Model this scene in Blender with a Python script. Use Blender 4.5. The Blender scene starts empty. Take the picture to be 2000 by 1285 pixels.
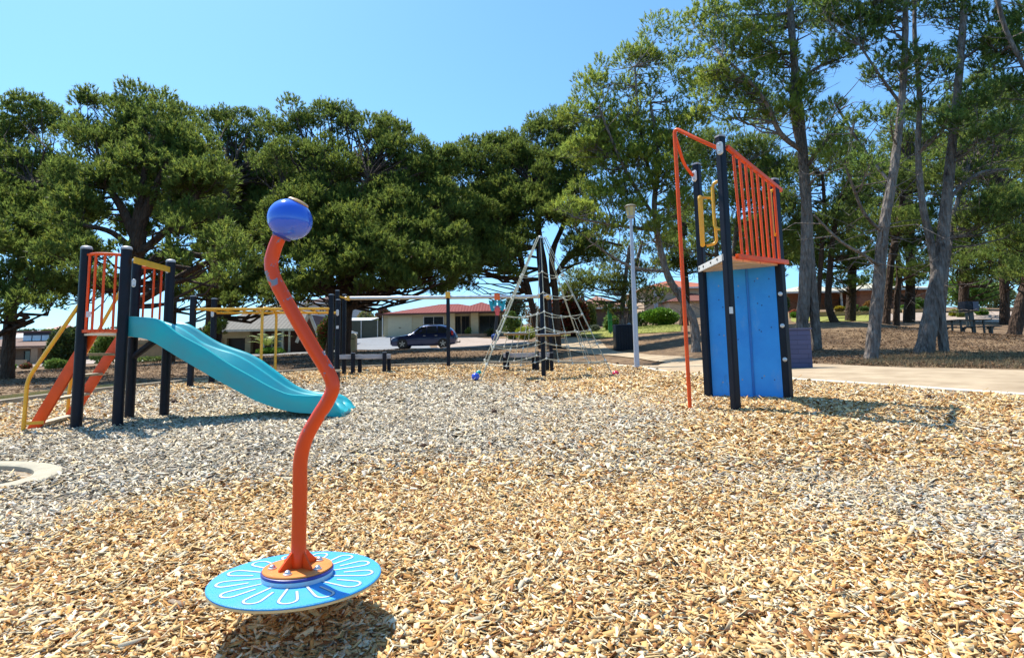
import bpy, bmesh, math, random
import numpy as np
from mathutils import Vector, Matrix, noise
from mathutils.geometry import delaunay_2d_cdt
from math import pi, sin, cos, tan, atan, radians, sqrt, hypot
random.seed(7)
rng = np.random.default_rng(11)
S = bpy.context.scene
COL = S.collection

# ------------------------------------------------------------------ camera
F, CX, CY = 1100.0, 1000.0, 569.0
TH, ROLL, EYE = atan(.103), radians(-1.07), 1.15
ROT = Matrix.Rotation(pi/2+TH, 3, 'X') @ Matrix.Rotation(ROLL, 3, 'Z')
CAM = Vector((0, 0, EYE))

def ray(px, py):
    return ROT @ Vector(((px-CX)/F, -(py-CY)/F, -1))

def W(px, py, Y):
    d = ray(px, py)
    return CAM + d*(Y/d.y)

cd = bpy.data.cameras.new('camera')
cam = bpy.data.objects.new('camera', cd)
COL.objects.link(cam)
cam.matrix_world = Matrix.Translation(CAM) @ ROT.to_4x4()
cd.sensor_fit = 'HORIZONTAL'; cd.sensor_width = 36
cd.lens = F/2000*36
cd.shift_y = (CY-642.5)/2000
cd.clip_start = .05; cd.clip_end = 6000
S.camera = cam

# ------------------------------------------------------------------ terrain
ANCH = [(148,843,7.33),(229,838,7.4),(320,820,8.5),(655,812,7.6),(697,806,8.6),
 (1442,795,6.4),(1385,786,7.4),(1541,788,6.92),
 (1062,737,15),(936,748,13.9),(1203,742,14.5),(1152,729,17),(876,717,18),
 (371,760,13.6),(413,752,14.6),(662,736,16.5),
 (0,795,10.5),(240,765,12.5),(757,727,16.5),(1244,715,15.7),
 (2000,778,6.6),(1700,757,8),(1545,745,9),(1380,735,10.5),(2000,725,10.3),(1700,715,12),
 (1702,705,14.4),(1808,690,16),(1980,657,22),(1622,632,25),(1895,662,25),(1720,630,27),
 (1600,622,42.5),(1690,621,42.5),(1640,606,47),(1720,606,47),(1900,612,42),(1222,685,25),(1355,682,21),(1280,640,38),(1150,650,36),
 (760,683,33),(770,682,39.5),(885,681,39.5),(690,690,30),(560,692,36),(430,697,36),(60,735,22),(50,717,42),(-150,720,42),(780,657,55),
 (1290,628,58),(1650,600,58),(2300,600,50),(200,715,40),(950,664,50)]
_P = []
for a in ANCH:
    p = W(*a); _P.append((p.x, p.y, p.z))
_P += [(0,0,0),(-4,1,0),(4,1,.02),(-.93,2.4,0),(1,3,.03),(-2,3.6,.05),(-4.5,-4,0),(4.5,-4,0),(2.6,4,.2),(-3.5,5,.12),(0,6,.18),(0,9,.28)]
_P = np.array(_P)
def _ker(r): return np.sqrt(r*r+4.0)
_n = len(_P)
_A = np.zeros((_n+3, _n+3)); _d = np.hypot(_P[:,None,0]-_P[None,:,0], _P[:,None,1]-_P[None,:,1])
_A[:_n,:_n] = _ker(_d) - np.eye(_n)*.25
_A[:_n,_n] = 1; _A[:_n,_n+1:] = _P[:,:2]; _A[_n,:_n] = 1; _A[_n+1:,:_n] = _P[:,:2].T
_w = np.linalg.solve(_A, np.concatenate([_P[:,2], np.zeros(3)]))

def G(X, Y):
    X = np.atleast_1d(np.asarray(X, float)); Y = np.atleast_1d(np.asarray(Y, float))
    s = np.maximum(1, Y/60.0)
    x = X/s; y = np.clip(Y/s, -6, 60)
    lim = np.abs(y)*.98+5
    x = np.clip(x, -lim, lim)
    out = np.empty(len(x))
    for i in range(0, len(x), 60000):
        xs, ys = x[i:i+60000], y[i:i+60000]
        r = np.hypot(xs[:,None]-_P[None,:,0], ys[:,None]-_P[None,:,1])
        out[i:i+60000] = _ker(r) @ _w[:_n] + _w[_n] + _w[_n+1]*xs + _w[_n+2]*ys
    far = np.maximum(0, Y-60)
    return out + np.minimum(far, 900)*.045

def gz(x, y): return float(G([x],[y])[0])

def GP(px, py, dz=0):
    """where the ray through a photo point meets the ground"""
    d = ray(px, py); ys = np.concatenate([np.linspace(1, 30, 600), np.linspace(30.1, 300, 800)])
    X = CAM.x + d.x/d.y*ys; Z = CAM.z + d.z/d.y*ys
    below = Z < G(X, ys)+dz
    i = int(np.argmax(below)) if below.any() else len(ys)-1
    return Vector((X[i], ys[i], Z[i]))

def base(px, py, Y):
    p = W(px, py, Y); return Vector((p.x, Y, gz(p.x, Y)))

# ------------------------------------------------------------------ mesh helpers
class MB:
    def __init__(s): s.v = []; s.f = []
    def add(s, vs, fs):
        o = len(s.v); s.v += [tuple(v) for v in vs]; s.f += [tuple(i+o for i in f) for f in fs]; return s
    def box(s, c, size, rot=None):
        c = Vector(c); h = Vector(size)/2
        vs = [Vector((x*h.x, y*h.y, z*h.z)) for z in (-1,1) for y in (-1,1) for x in (-1,1)]
        if rot is not None:
            R = rot if isinstance(rot, Matrix) else Matrix.Rotation(rot, 3, 'Z')
            vs = [R @ v for v in vs]
        return s.add([c+v for v in vs], [(0,2,3,1),(4,5,7,6),(0,1,5,4),(2,6,7,3),(0,4,6,2),(1,3,7,5)])
    def hexa(s, b, t):
        """bottom four and top four corners"""
        return s.add(list(b)+list(t), [(3,2,1,0),(4,5,6,7),(0,1,5,4),(1,2,6,5),(2,3,7,6),(3,0,4,7)])
    def prism(s, loop, z0, z1):
        n = len(loop)
        return s.add([(x,y,z0) for x,y in loop]+[(x,y,z1) for x,y in loop],
              [tuple(reversed(range(n))), tuple(range(n,2*n))]+[(i,(i+1)%n,(i+1)%n+n,i+n) for i in range(n)])
    def bar(s, a, b, w, h, up=(0,0,1)):
        a, b = Vector(a), Vector(b); d = (b-a).normalized(); up = Vector(up)
        r = d.cross(up)
        if r.length < 1e-5: r = d.cross(Vector((0,1,0)))
        r.normalize(); u = r.cross(d)
        q = [r*w/2+u*h/2, -r*w/2+u*h/2, -r*w/2-u*h/2, r*w/2-u*h/2]
        return s.add([a+x for x in q]+[b+x for x in q], [(0,1,2,3),(7,6,5,4),(0,4,5,1),(1,5,6,2),(2,6,7,3),(3,7,4,0)])
    def tube(s, pts, r, n=10, cap=True):
        pts = [Vector(p) for p in pts]; m = len(pts)
        rs = [r]*m if isinstance(r, (int,float)) else list(r)
        ref = None; vs = []
        for i, p in enumerate(pts):
            t = (pts[min(i+1,m-1)]-pts[max(i-1,0)])
            if t.length < 1e-9: t = Vector((0,0,1))
            t.normalize()
            if ref is None:
                ref = t.cross(Vector((0,1,0)))
                if ref.length < .2: ref = t.cross(Vector((1,0,0)))
            ref = (ref - t*ref.dot(t)).normalized(); b = t.cross(ref)
            vs += [p + (ref*cos(2*pi*k/n)+b*sin(2*pi*k/n))*rs[i] for k in range(n)]
        fs = [(i*n+k, i*n+(k+1)%n, (i+1)*n+(k+1)%n, (i+1)*n+k) for i in range(m-1) for k in range(n)]
        if cap: fs += [tuple(reversed(range(n))), tuple((m-1)*n+k for k in range(n))]
        return s.add(vs, fs)
    def lathe(s, prof, c, n=24, M=None):
        c = Vector(c); vs = []
        for r, z in prof:
            for k in range(n):
                v = Vector((r*cos(2*pi*k/n), r*sin(2*pi*k/n), z))
                vs.append(c + (M @ v if M is not None else v))
        m = len(prof)
        fs = [(i*n+k, i*n+(k+1)%n, (i+1)*n+(k+1)%n, (i+1)*n+k) for i in range(m-1) for k in range(n)]
        fs += [tuple(reversed(range(n))), tuple((m-1)*n+k for k in range(n))]
        return s.add(vs, fs)
    def ball(s, c, r, n=24, sq=1.0, M=None):
        k = n//2
        return s.lathe([(max(1e-4, r*sin(pi*i/k)), -r*cos(pi*i/k)*sq) for i in range(k+1)], c, n, M)
    def build(s, name, mat, parent=None, smooth=35, bevel=0):
        me = bpy.data.meshes.new(name); me.from_pydata(s.v, [], s.f)
        if bevel:
            bm = bmesh.new(); bm.from_mesh(me)
            bmesh.ops.bevel(bm, geom=[e for e in bm.edges if len(e.link_faces)==2 and e.calc_face_angle(0) > .5], offset=bevel, segments=2, affect='EDGES', profile=.6)
            bm.to_mesh(me); bm.free()
        bm = bmesh.new(); bm.from_mesh(me); bmesh.ops.recalc_face_normals(bm, faces=bm.faces); bm.to_mesh(me); bm.free()
        if smooth:
            me.polygons.foreach_set('use_smooth', [True]*len(me.polygons)); me.set_sharp_from_angle(angle=radians(smooth))
        return link(name, me, mat, parent)

def link(name, me, mat, parent=None):
    o = bpy.data.objects.new(name, me); COL.objects.link(o)
    for m in (mat if isinstance(mat, (list,tuple)) else [mat]):
        me.materials.append(m)
    if parent is not None:
        o.parent = parent
        if parent.type == 'EMPTY': o.matrix_parent_inverse = Matrix.Translation(-parent.location)
    return o

def tag(o, label, cat, group=None, kind=None):
    if label: o['label'] = label
    if cat: o['category'] = cat
    if group: o['group'] = group
    if kind: o['kind'] = kind
    return o

def thing(name, loc, label, cat, group=None):
    o = bpy.data.objects.new(name, None); COL.objects.link(o)
    o.location = loc; o.empty_display_size = .2
    o.matrix_world = Matrix.Translation(loc)
    return tag(o, label, cat, group)

def struct(o): o['kind'] = 'structure'; return o

def sq(cx, cy, w, yaw=0, ch=.15):
    """chamfered square outline"""
    h = w/2; c = w*ch; p = [(h,-h+c),(h,h-c),(h-c,h),(-h+c,h),(-h,h-c),(-h,-h+c),(-h+c,-h),(h-c,-h)]
    return [(cx+x*cos(yaw)-y*sin(yaw), cy+x*sin(yaw)+y*cos(yaw)) for x,y in p]

def smooth_path(pts, n=6):
    """Catmull-Rom through the points"""
    pts = [Vector(p) for p in pts]; out = []
    for i in range(len(pts)-1):
        p0, p1, p2, p3 = pts[max(i-1,0)], pts[i], pts[i+1], pts[min(i+2,len(pts)-1)]
        for k in range(n):
            t = k/n
            out.append(.5*((2*p1)+(p2-p0)*t+(2*p0-5*p1+4*p2-p3)*t*t+(3*p1-p0-3*p2+p3)*t**3))
    return out+[pts[-1]]

def fillet(pts, r, n=6):
    """polyline with rounded corners"""
    pts = [Vector(p) for p in pts]; out = [pts[0]]
    for i in range(1, len(pts)-1):
        a, b, c = pts[i-1], pts[i], pts[i+1]
        d0, d1 = (a-b), (c-b); q = min(r, d0.length*.49, d1.length*.49)
        p, e = b+d0.normalized()*q, b+d1.normalized()*q
        for k in range(n+1):
            t = k/n; out.append(p*(1-t)**2+b*2*t*(1-t)+e*t*t)
    return out+[pts[-1]]

# ------------------------------------------------------------------ materials
def new_mat(name):
    m = bpy.data.materials.new(name); m.use_nodes = True
    nt = m.node_tree; b = nt.nodes['Principled BSDF']
    return m, nt, b

def N(nt, t, **kw):
    n = nt.nodes.new(t)
    for k, v in kw.items():
        if k.startswith('_'): setattr(n, k[1:], v)
        else: n.inputs[k.replace('__',' ')].default_value = v
    return n

def mat(name, c, rough=.5, var=.12, scale=6, bump=0, bscale=60, metal=0, spec=.5, c2=None, detail=5, coat=0, stretch=None, thresh=None):
    """painted or raw surface: base colour mottled by noise between c and c2, optional bump"""
    m, nt, b = new_mat(name)
    tc = N(nt, 'ShaderNodeTexCoord'); vec = tc.outputs['Object']
    if stretch:
        mp = N(nt, 'ShaderNodeMapping'); mp.inputs['Scale'].default_value = stretch
        nt.links.new(vec, mp.inputs[0]); vec = mp.outputs[0]
    nz = N(nt, 'ShaderNodeTexNoise', Scale=scale, Detail=detail, Roughness=.6); nt.links.new(vec, nz.inputs['Vector'])
    cr = N(nt, 'ShaderNodeValToRGB')
    lo = c2 if c2 else tuple(max(0, x*(1-var)) for x in c)
    hi = c if c2 else tuple(min(1, x*(1+var)) for x in c)
    a, z = thresh if thresh else (.35, .65)
    cr.color_ramp.elements[0].position = a; cr.color_ramp.elements[1].position = z
    cr.color_ramp.elements[0].color = (*lo, 1); cr.color_ramp.elements[1].color = (*hi, 1)
    nt.links.new(nz.outputs['Fac'], cr.inputs[0]); nt.links.new(cr.outputs[0], b.inputs['Base Color'])
    b.inputs['Roughness'].default_value = rough; b.inputs['Metallic'].default_value = metal
    b.inputs['Specular IOR Level'].default_value = spec; b.inputs['Coat Weight'].default_value = coat
    mr = N(nt, 'ShaderNodeMapRange'); mr.inputs[3].default_value = max(0,rough-.08); mr.inputs[4].default_value = min(1,rough+.1)
    nt.links.new(nz.outputs['Fac'], mr.inputs[0]); nt.links.new(mr.outputs[0], b.inputs['Roughness'])
    if bump:
        n2 = N(nt, 'ShaderNodeTexNoise', Scale=bscale, Detail=4); nt.links.new(vec, n2.inputs['Vector'])
        bp = N(nt, 'ShaderNodeBump', Strength=bump, Distance=.02); nt.links.new(n2.outputs['Fac'], bp.inputs['Height'])
        nt.links.new(bp.outputs[0], b.inputs['Normal'])
    return m

def attr_mat(name, rough=.7, trans=0, spec=.3, bump=0):
    """base colour from the mesh's own per-piece colour attribute"""
    m, nt, b = new_mat(name)
    at = N(nt, 'ShaderNodeAttribute'); at.attribute_name = 'col'
    nt.links.new(at.outputs['Color'], b.inputs['Base Color'])
    b.inputs['Roughness'].default_value = rough; b.inputs['Specular IOR Level'].default_value = spec
    if trans:
        tr = N(nt, 'ShaderNodeBsdfTranslucent'); mx = N(nt, 'ShaderNodeMixShader'); mx.inputs[0].default_value = trans
        nt.links.new(at.outputs['Color'], tr.inputs[0])
        nt.links.new(b.outputs[0], mx.inputs[1]); nt.links.new(tr.outputs[0], mx.inputs[2])
        nt.links.new(mx.outputs[0], nt.nodes['Material Output'].inputs[0])
    return m

M = {}
M['orange'] = mat('orange_paint', (.78,.085,.010), .38, .10, 5, bump=.05, bscale=40, spec=.3)
M['navy'] = mat('navy_black_plastic', (.0055,.007,.014), .42, .25, 8, bump=.08, bscale=50, spec=.22)
M['yellow'] = mat('yellow_paint', (.80,.40,.025), .35, .08, 6)
M['teal'] = mat('teal_plastic', (.0,.41,.44), .36, .08, 2.2, c2=(.04,.33,.36), detail=9, bump=.03, bscale=20)
M['blue'] = mat('blue_disc', (.02,.33,.72), .45, .10, 4)
M['ball'] = mat('glossy_blue', (.02,.12,.68), .13, .06, 3, coat=.5)
M['grey'] = mat('grey_cap', (.33,.34,.36), .5, .1, 10)
M['white'] = mat('white_plastic', (.62,.63,.62), .45, .06, 10)
M['cream'] = mat('cream_core', (.72,.66,.50), .55, .1, 20)
M['steel'] = mat('galvanised_steel', (.52,.53,.54), .35, .1, 12, metal=.8)
M['rope'] = mat('pale_rope', (.42,.41,.31), .8, .18, 30, bump=.4, bscale=120)
M['ply'] = mat('worn_tread', (.45,.37,.25), .7, .25, 12, stretch=(1,1,6))
M['purple'] = mat('purple_edge', (.05,.035,.22), .4)
M['black'] = mat('black_rubber', (.012,.012,.014), .6)
# ================================================================== PLAY EQUIPMENT
def post(parent, px, py, ptop, Y, w=.125, yaw=0, b=None, round_=False, zt=None):
    """upright plastic post with a grey cap; ptop = (px, py) of its head in the photo"""
    b = b or base(px, py, Y); top = zt if zt is not None else W(ptop[0], ptop[1], Y).z
    mb = MB()
    if round_:
        mb.lathe([(w/2, b.z-.1), (w/2, top-.03)], (b.x, b.y, 0), 18)
    else:
        mb.prism(sq(b.x, b.y, w, yaw), b.z-.1, top-.02)
    o = mb.build('post', M['navy'], parent)
    c = MB()
    if round_:
        c.lathe([(w/2+.004, top-.03), (w/2+.004, top-.005), (w/2-.012, top+.012), (.02, top+.02)], (b.x, b.y, 0), 18)
    else:
        c.prism(sq(b.x, b.y, w+.008, yaw), top-.02, top); c.prism(sq(b.x, b.y, w-.03, yaw), top, top+.01)
    c.build('cap', M['grey'], o)
    return Vector((b.x, b.y, top)), o

def bolt(mb, c, d, r=.012):
    d = Vector(d).normalized()
    Mx = d.to_track_quat('Z', 'Y').to_matrix()
    mb.lathe([(r*1.3, 0), (r*1.3, .003), (r, .004), (r*.8, .009), (r*.3, .012)], c, 10, Mx)

# ---------- standing spinner
dc = W(581, 1125, 2.40)
sp = thing('standing_spinner', (dc.x, dc.y, gz(dc.x, dc.y)), 'tilted blue disc spinner with a wavy orange pole topped by a blue ball', 'spinner')
# disc tilt: right side up, slightly toward the camera
ax = (ROT @ Vector((1, .155, -.03))).normalized()
nn = Vector((.015, .05, 1)).normalized()
ux = (Vector((1,0,0)) - nn*nn.x).normalized(); uy = nn.cross(ux)
DM = Matrix((ux, uy, nn)).transposed()
R_ = .332
mb = MB(); mb.lathe([(R_-.01,-.019),(R_,-.014),(R_,-.006)], dc, 72, DM)
edge = mb.build('disc_edge', M['cream_edge'] if 'cream_edge' in M else mat('sand_edge', (.66,.50,.25), .5), sp)
mb = MB(); mb.lathe([(R_-.004,-.006),(R_,-.005),(R_,-.001),(R_-.004,.002),(.01,.002)], dc, 72, DM)
disc = mb.build('disc', None or mat('blue_disc_top', (.02,.33,.74), .5, c2=(.055,.33,.62), bump=.25, bscale=300, scale=9, detail=9, thresh=(.3,.55)), sp)
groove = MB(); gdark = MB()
def dpt(r, a, h): return dc + DM @ Vector((r*cos(a), r*sin(a), h))
def ribbon(mb, pts, w, h):
    vs = []
    for i, (x, y) in enumerate(pts):
        t = Vector(pts[min(i+1,len(pts)-1)])-Vector(pts[max(0,i-1)]); t.normalize(); n_ = Vector((-t.y, t.x))
        for s_ in (1, -1):
            vs.append(dc + DM @ Vector((x+n_.x*w/2*s_, y+n_.y*w/2*s_, h)))
    mb.add(vs, [(2*i, 2*i+1, 2*i+3, 2*i+2) for i in range(len(pts)-1)])
for k in range(13):
    a = 2*pi*k/13+.12
    L0, L1, L2, hw = .14, .298, .18, .032
    loc = [(L0, -hw*.55), (.24, -hw*.95), (L1-hw, -hw)]
    loc += [(L1-hw+hw*sin(t), -hw*cos(t)) for t in [pi*j/10 for j in range(1, 10)]]
    loc += [(L1-hw, hw), (.24, hw*.9), (L2, hw*.62)]
    P = [(x*cos(a)-y*sin(a), x*sin(a)+y*cos(a)) for x, y in loc]
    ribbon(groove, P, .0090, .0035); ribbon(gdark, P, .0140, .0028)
gm = mat('engraved_white', (.56,.62,.60), .6)
gv = groove.build('petal_groove', gm, disc, smooth=0)
gdark.build('groove_edge', mat('groove_outline_blue', (.03,.13,.28), .7), gv, smooth=0)  # dark blue outline showing along both sides of each pale petal line
# hub
mb = MB(); mb.lathe([(.138,.002),(.138,.018),(.1,.019)], dc, 48, DM); hub = mb.build('hub_spacer', M['white'], sp)
mb = MB(); mb.lathe([(.136,.0185),(.140,.020),(.140,.029),(.136,.031)], dc, 48, DM); mb.build('hub_rim', M['purple'], hub)
mb = MB(); mb.lathe([(.134,.031),(.136,.034),(.134,.038),(.02,.038)], dc, 48, DM); fl = mb.build('flange', mat('orange_flange', (.74,.22,.04), .45, .1, 12), sp)
mb = MB()
for k in range(4):
    a = pi/4+k*pi/2+.2; c, s_ = Vector((cos(a), sin(a), 0)), Vector((-sin(a), cos(a), 0))*.004
    q = [c*.02+Vector((0,0,.038)), c*.088+Vector((0,0,.038)), c*.088+Vector((0,0,.046)), c*.028+Vector((0,0,.105))]
    mb.add([dc+DM@(v+s_) for v in q]+[dc+DM@(v-s_) for v in q], [(0,1,2,3),(7,6,5,4),(0,4,5,1),(1,5,6,2),(2,6,7,3),(3,7,4,0)])
mb.build('gusset', M['orange'], fl, smooth=0)
for k in range(5):
    a = k*2*pi/5+.9; mb = MB()
    mb.lathe([(.017,0),(.017,.004),(.0125,.005),(.0105,.012),(.005,.016)], dpt(.098, a, .038), 14, DM)
    mb.build('bolt', M['steel'], fl)
# wavy pole (photo points, centre line) leaning slightly in depth
pp = [(583,1118),(584,1040),(586,960),(587,900),(598,855),(622,812),(640,783),(650,755),(640,725),(612,680),(580,625),(548,568),(534,538),(530,512),(537,484),(546,462)]
Y0 = dc.y-.004
pts = smooth_path([W(x, y, Y0+(.02*(1118-y)/600)) for x, y in pp], 6)
pts[0] = dc + DM @ Vector((0,0,.03))
pole_m, nt, b_ = new_mat('chipped_orange_paint')
tc = N(nt,'ShaderNodeTexCoord'); n1 = N(nt,'ShaderNodeTexNoise',Scale=16,Detail=7,Roughness=.65); n2 = N(nt,'ShaderNodeTexNoise',Scale=2.6,Detail=2)
sx = N(nt,'ShaderNodeSeparateXYZ'); zc = N(nt,'ShaderNodeMath',_operation='SUBTRACT'); zc.inputs[1].default_value = W(532,545,2.4).z
za = N(nt,'ShaderNodeMath',_operation='ABSOLUTE'); zm = N(nt,'ShaderNodeMapRange'); zm.inputs[1].default_value=.0; zm.inputs[2].default_value=.075; zm.inputs[3].default_value=.12; zm.inputs[4].default_value=0
ad = N(nt,'ShaderNodeMath',_operation='ADD'); ad2 = N(nt,'ShaderNodeMath',_operation='ADD')
mk = N(nt,'ShaderNodeMapRange'); mk.inputs[1].default_value=.72; mk.inputs[2].default_value=.735
l = nt.links.new
l(tc.outputs['Object'],n1.inputs['Vector']); l(tc.outputs['Object'],n2.inputs['Vector']); l(tc.outputs['Object'],sx.inputs[0]); l(sx.outputs['Z'],zc.inputs[0]); l(zc.outputs[0],za.inputs[0]); l(za.outputs[0],zm.inputs[0])
l(n1.outputs['Fac'],ad.inputs[0]); l(zm.outputs[0],ad.inputs[1])
sc2 = N(nt,'ShaderNodeMath',_operation='MULTIPLY'); sc2.inputs[1].default_value=.16; l(n2.outputs['Fac'],sc2.inputs[0])
l(ad.outputs[0],ad2.inputs[0]); l(sc2.outputs[0],ad2.inputs[1]); l(ad2.outputs[0],mk.inputs[0])
mx = N(nt,'ShaderNodeMix',_data_type='RGBA'); mx.inputs[6].default_value=(.74,.065,.007,1); mx.inputs[7].default_value=(.20,.21,.26,1)
l(mk.outputs[0],mx.inputs[0]); l(mx.outputs[2],b_.inputs['Base Color']); b_.inputs['Roughness'].default_value=.30; b_.inputs['Specular IOR Level'].default_value=.35
bp = N(nt,'ShaderNodeBump',Strength=.35,Distance=.004); bp.invert=True; l(mk.outputs[0],bp.inputs['Height']); l(bp.outputs[0],b_.inputs['Normal'])
mb = MB(); mb.tube(pts, .0292, 24); mb.build('pole', pole_m, sp)
bc = W(566.5, 429, 2.42)
top_dir = (pts[-1]-pts[-4]).normalized(); top_dir = Vector((.42,.0,.90)).normalized()
BM = top_dir.to_track_quat('Z','Y').to_matrix()
mb = MB(); mb.ball(bc, .0955, 48, .93, BM); ball = mb.build('ball', M['ball'], sp)
mb = MB(); mb.lathe([(.045,.0795),(.046,.084),(.040,.090),(.02,.094),(.003,.095)], bc, 28, BM); mb.build('ball_cap', mat('tan_cap', (.62,.36,.14), .4), ball)
mb = MB(); mb.lathe([(.036,-.09),(.040,-.086),(.040,-.082),(.036,-.078)], bc, 28, BM); mb.build('ball_collar', M['purple'], ball)

# ---------- slide tower
A0, B0, C0, D0 = base(148,843,7.33), base(229,838,7.4), base(252,823,8.38), base(320,820,8.5)
st = thing('slide_tower', A0.lerp(D0,.5), 'play tower with an orange ladder and a turquoise twin slide', 'slide')
zt = W(172,483,7.33).z
pa = pi/2-.06
for q in (A0, B0, C0, D0):
    post(st, 0, 0, None, 0, .128, b=q, round_=True, zt=zt)
zd = W(200, 648, 7.35).z
deck = MB(); deck.hexa([Vector((q.x, q.y, zd-.045)) for q in (A0,B0,D0,C0)], [Vector((q.x, q.y, zd)) for q in (A0,B0,D0,C0)])
dk = deck.build('deck', M['ply'], st, smooth=0)
def curved_rail(P, Q, out, name='guard_rail'):
    """orange barred panel bowed outward between two posts"""
    mb = MB(); P = Vector(P); Q = Vector(Q); out = Vector(out)
    def arc(t, z): v = P.lerp(Q, t)+out*.11*sin(pi*t); return Vector((v.x, v.y, z))
    ztop, zbot = W(205,497,7.3).z, zd+.01
    mb.tube([arc(t/10, ztop) for t in range(11)], .02, 8)
    for t in range(10):
        mb.bar(arc(t/10, zbot), arc((t+1)/10, zbot), .05, .04)
    for t in (.17,.39,.61,.83):
        a = arc(t, zbot); mb.tube([a, arc(t, ztop)], .0155, 8)
    return mb.build(name, M['orange'], st)
g1 = curved_rail(A0, B0, (0,-1,0)); curved_rail(C0, D0, (0,1,0))
lip = MB()
for t in range(10):
    def ar(t_): v = A0.lerp(B0, t_)+Vector((0,-.11*sin(pi*t_),0)); return Vector((v.x, v.y, zd-.035))
    lip.hexa([ar(t/10)-Vector((0,0,.012)), ar((t+1)/10)-Vector((0,0,.012)), A0.lerp(B0,(t+1)/10)*1+Vector((0,.05,0)), A0.lerp(B0,t/10)+Vector((0,.05,0))][0:2]+[Vector((A0.lerp(B0,u).x, A0.lerp(B0,u).y+.05, zd-.047)) for u in ((t+1)/10, t/10)],
             [ar(t/10)+Vector((0,0,.012)), ar((t+1)/10)+Vector((0,0,.012))]+[Vector((A0.lerp(B0,u).x, A0.lerp(B0,u).y+.05, zd-.023)) for u in ((t+1)/10, t/10)])
lip.build('deck_lip', M['cream'], dk, smooth=0)
# ladder
lad_t, lad_b = [W(180,652,7.42), W(240,652,8.38)], [W(60,838,7.46), W(128,830,8.44)]
mb = MB()
for a, b_ in ((lad_b[0], lad_t[0]), (lad_b[1], lad_t[1])):
    mb = MB(); a = a.copy(); a.z = gz(a.x, a.y)-.03; b_ = Vector((b_.x, b_.y, zd-.01))
    mb.bar(a, b_, .04, .145, (0,0,1)); mb.build('ladder_stringer', M['orange'], st, bevel=.006)
for (x0,y0),(x1,y1) in (((78,822),(137,817)),((106,776),(168,772)),((132,735),(194,731)),((160,694),(218,691))):
    a, b_ = W(x0,y0,7.46), W(x1,y1,8.42); zz = (a.z+b_.z)/2; a.z = b_.z = zz
    mb = MB(); mb.bar(a, b_, .13, .035); mb.build('ladder_step', M['ply'], st, bevel=.005)
for pth, Y in (([(44,850),(49,800),(53,742),(160,588)], 7.30), ([(132,818),(133,790),(137,745),(247,548)], 8.52)):
    q = [W(x, y, Y) for x, y in pth]; q[0].z = gz(q[0].x, q[0].y)-.03
    mb = MB(); mb.tube(fillet(q, .13, 6), .024, 12); h = mb.build('handrail', M['yellow'], st)
    mb = MB(); c = W(*( (48,827) if Y < 8 else (132,800)), Y); mb.bar(c, c+Vector((.17,.09 if Y<8 else -.06,.0)), .012, .04); mb.build('bracket', M['yellow'], h)
mb = MB(); a, b_ = W(262,508,7.36), W(332,527,8.46); mb.bar(a, b_, .02, .085); cb = mb.build('cross_bar', M['yellow'], st, bevel=.006)
def oval_plate(mb, c, nrm, h=.11, w=.05, t=.012):
    nrm = Vector(nrm).normalized(); up = Vector((0,0,1)); r = up.cross(nrm).normalized()
    lp = []
    for k in range(20):
        a = 2*pi*k/20; x = cos(a)*w/2; z = sin(a)*w/2+(h/2-w/2)*(1 if sin(a) >= 0 else -1); lp.append(r*x+up*z)
    n = 20; mb.add([c+v for v in lp]+[c+v*.9+nrm*t for v in lp], [tuple(reversed(range(n))), tuple(range(n,2*n))]+[(i,(i+1)%n,n+(i+1)%n,n+i) for i in range(n)])
for cx, cy, Y, nr in ((261,553,7.36,(.8,-.6,0)), (327,527,8.42,(-.3,-.9,0)), (266,518,8.35,(1,-.3,0))):
    mb = MB(); c = W(cx, cy, Y); oval_plate(mb, c, nr); pl = mb.build('bracket_plate', M['white'], st)
    for s_ in (.03, -.03):
        mb = MB(); bolt(mb, c+Vector((0,0,s_))+Vector(nr).normalized()*.012, nr, .009); mb.build('bolt', M['steel'], pl)
mb = MB(); c = W(169,614,7.27); mb.box(c+Vector((.025,-.0,0)), (.05,.006,.075), .5); mb.build('notice_sticker', M['white'], st, smooth=0)
mb = MB(); mb.tube([Vector((C0.x,C0.y,zd-.35)), Vector((C0.x+.55,C0.y-.1,zd+.02))], .05, 10); mb.build('brace', M['navy'], st)

# slide: lofted twin lane chute, near edge plane Ya, middle Ym, far Yb
Ya, Ym, Yb = 7.47, 7.96, 8.46
nt_ = [(254,618),(300,621),(318,627),(350,653),(400,679),(450,712),(499,739),(529,756),(562,770),(599,773),(631,772),(650,780),(664,796),(669,812)]
nb_ = [(254,657),(283,661),(300,667),(350,698),(425,742),(499,782),(537,796),(574,805),(619,808),(644,813),(669,815)]
rd_ = [(295,624),(320,627),(350,637),(375,653),(395,668),(425,680),(457,689),(484,703),(509,720),(539,741),(562,756),(587,765),(631,771),(655,776),(673,786),(683,806)]
ft_ = [(338,629),(362,630),(378,638),(400,653),(425,668),(450,678),(484,689),(509,702),(539,724),(567,746),(589,759),(614,765),(640,767),(661,768),(681,778),(692,792),(697,809)]
def prof(pl, Y):
    a = np.array([[*(W(x, y, Y).xz)] for x, y in pl]); return lambda x: np.interp(x, a[:,0], a[:,1]), a[:,0].min(), a[:,0].max()
pn, x0, x1 = prof(nt_, Ya); pb, b0, b1 = prof(nb_, Ya); pr, r0, r1 = prof(rd_, Ym); pf, f0, f1 = prof(ft_, Yb)
def sm(fn, x, w=.06): return float(np.mean([fn(x+d) for d in np.linspace(-w, w, 7)]))
XS = min(x0, b0); XE = max(x1, b1); NS = 60
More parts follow.
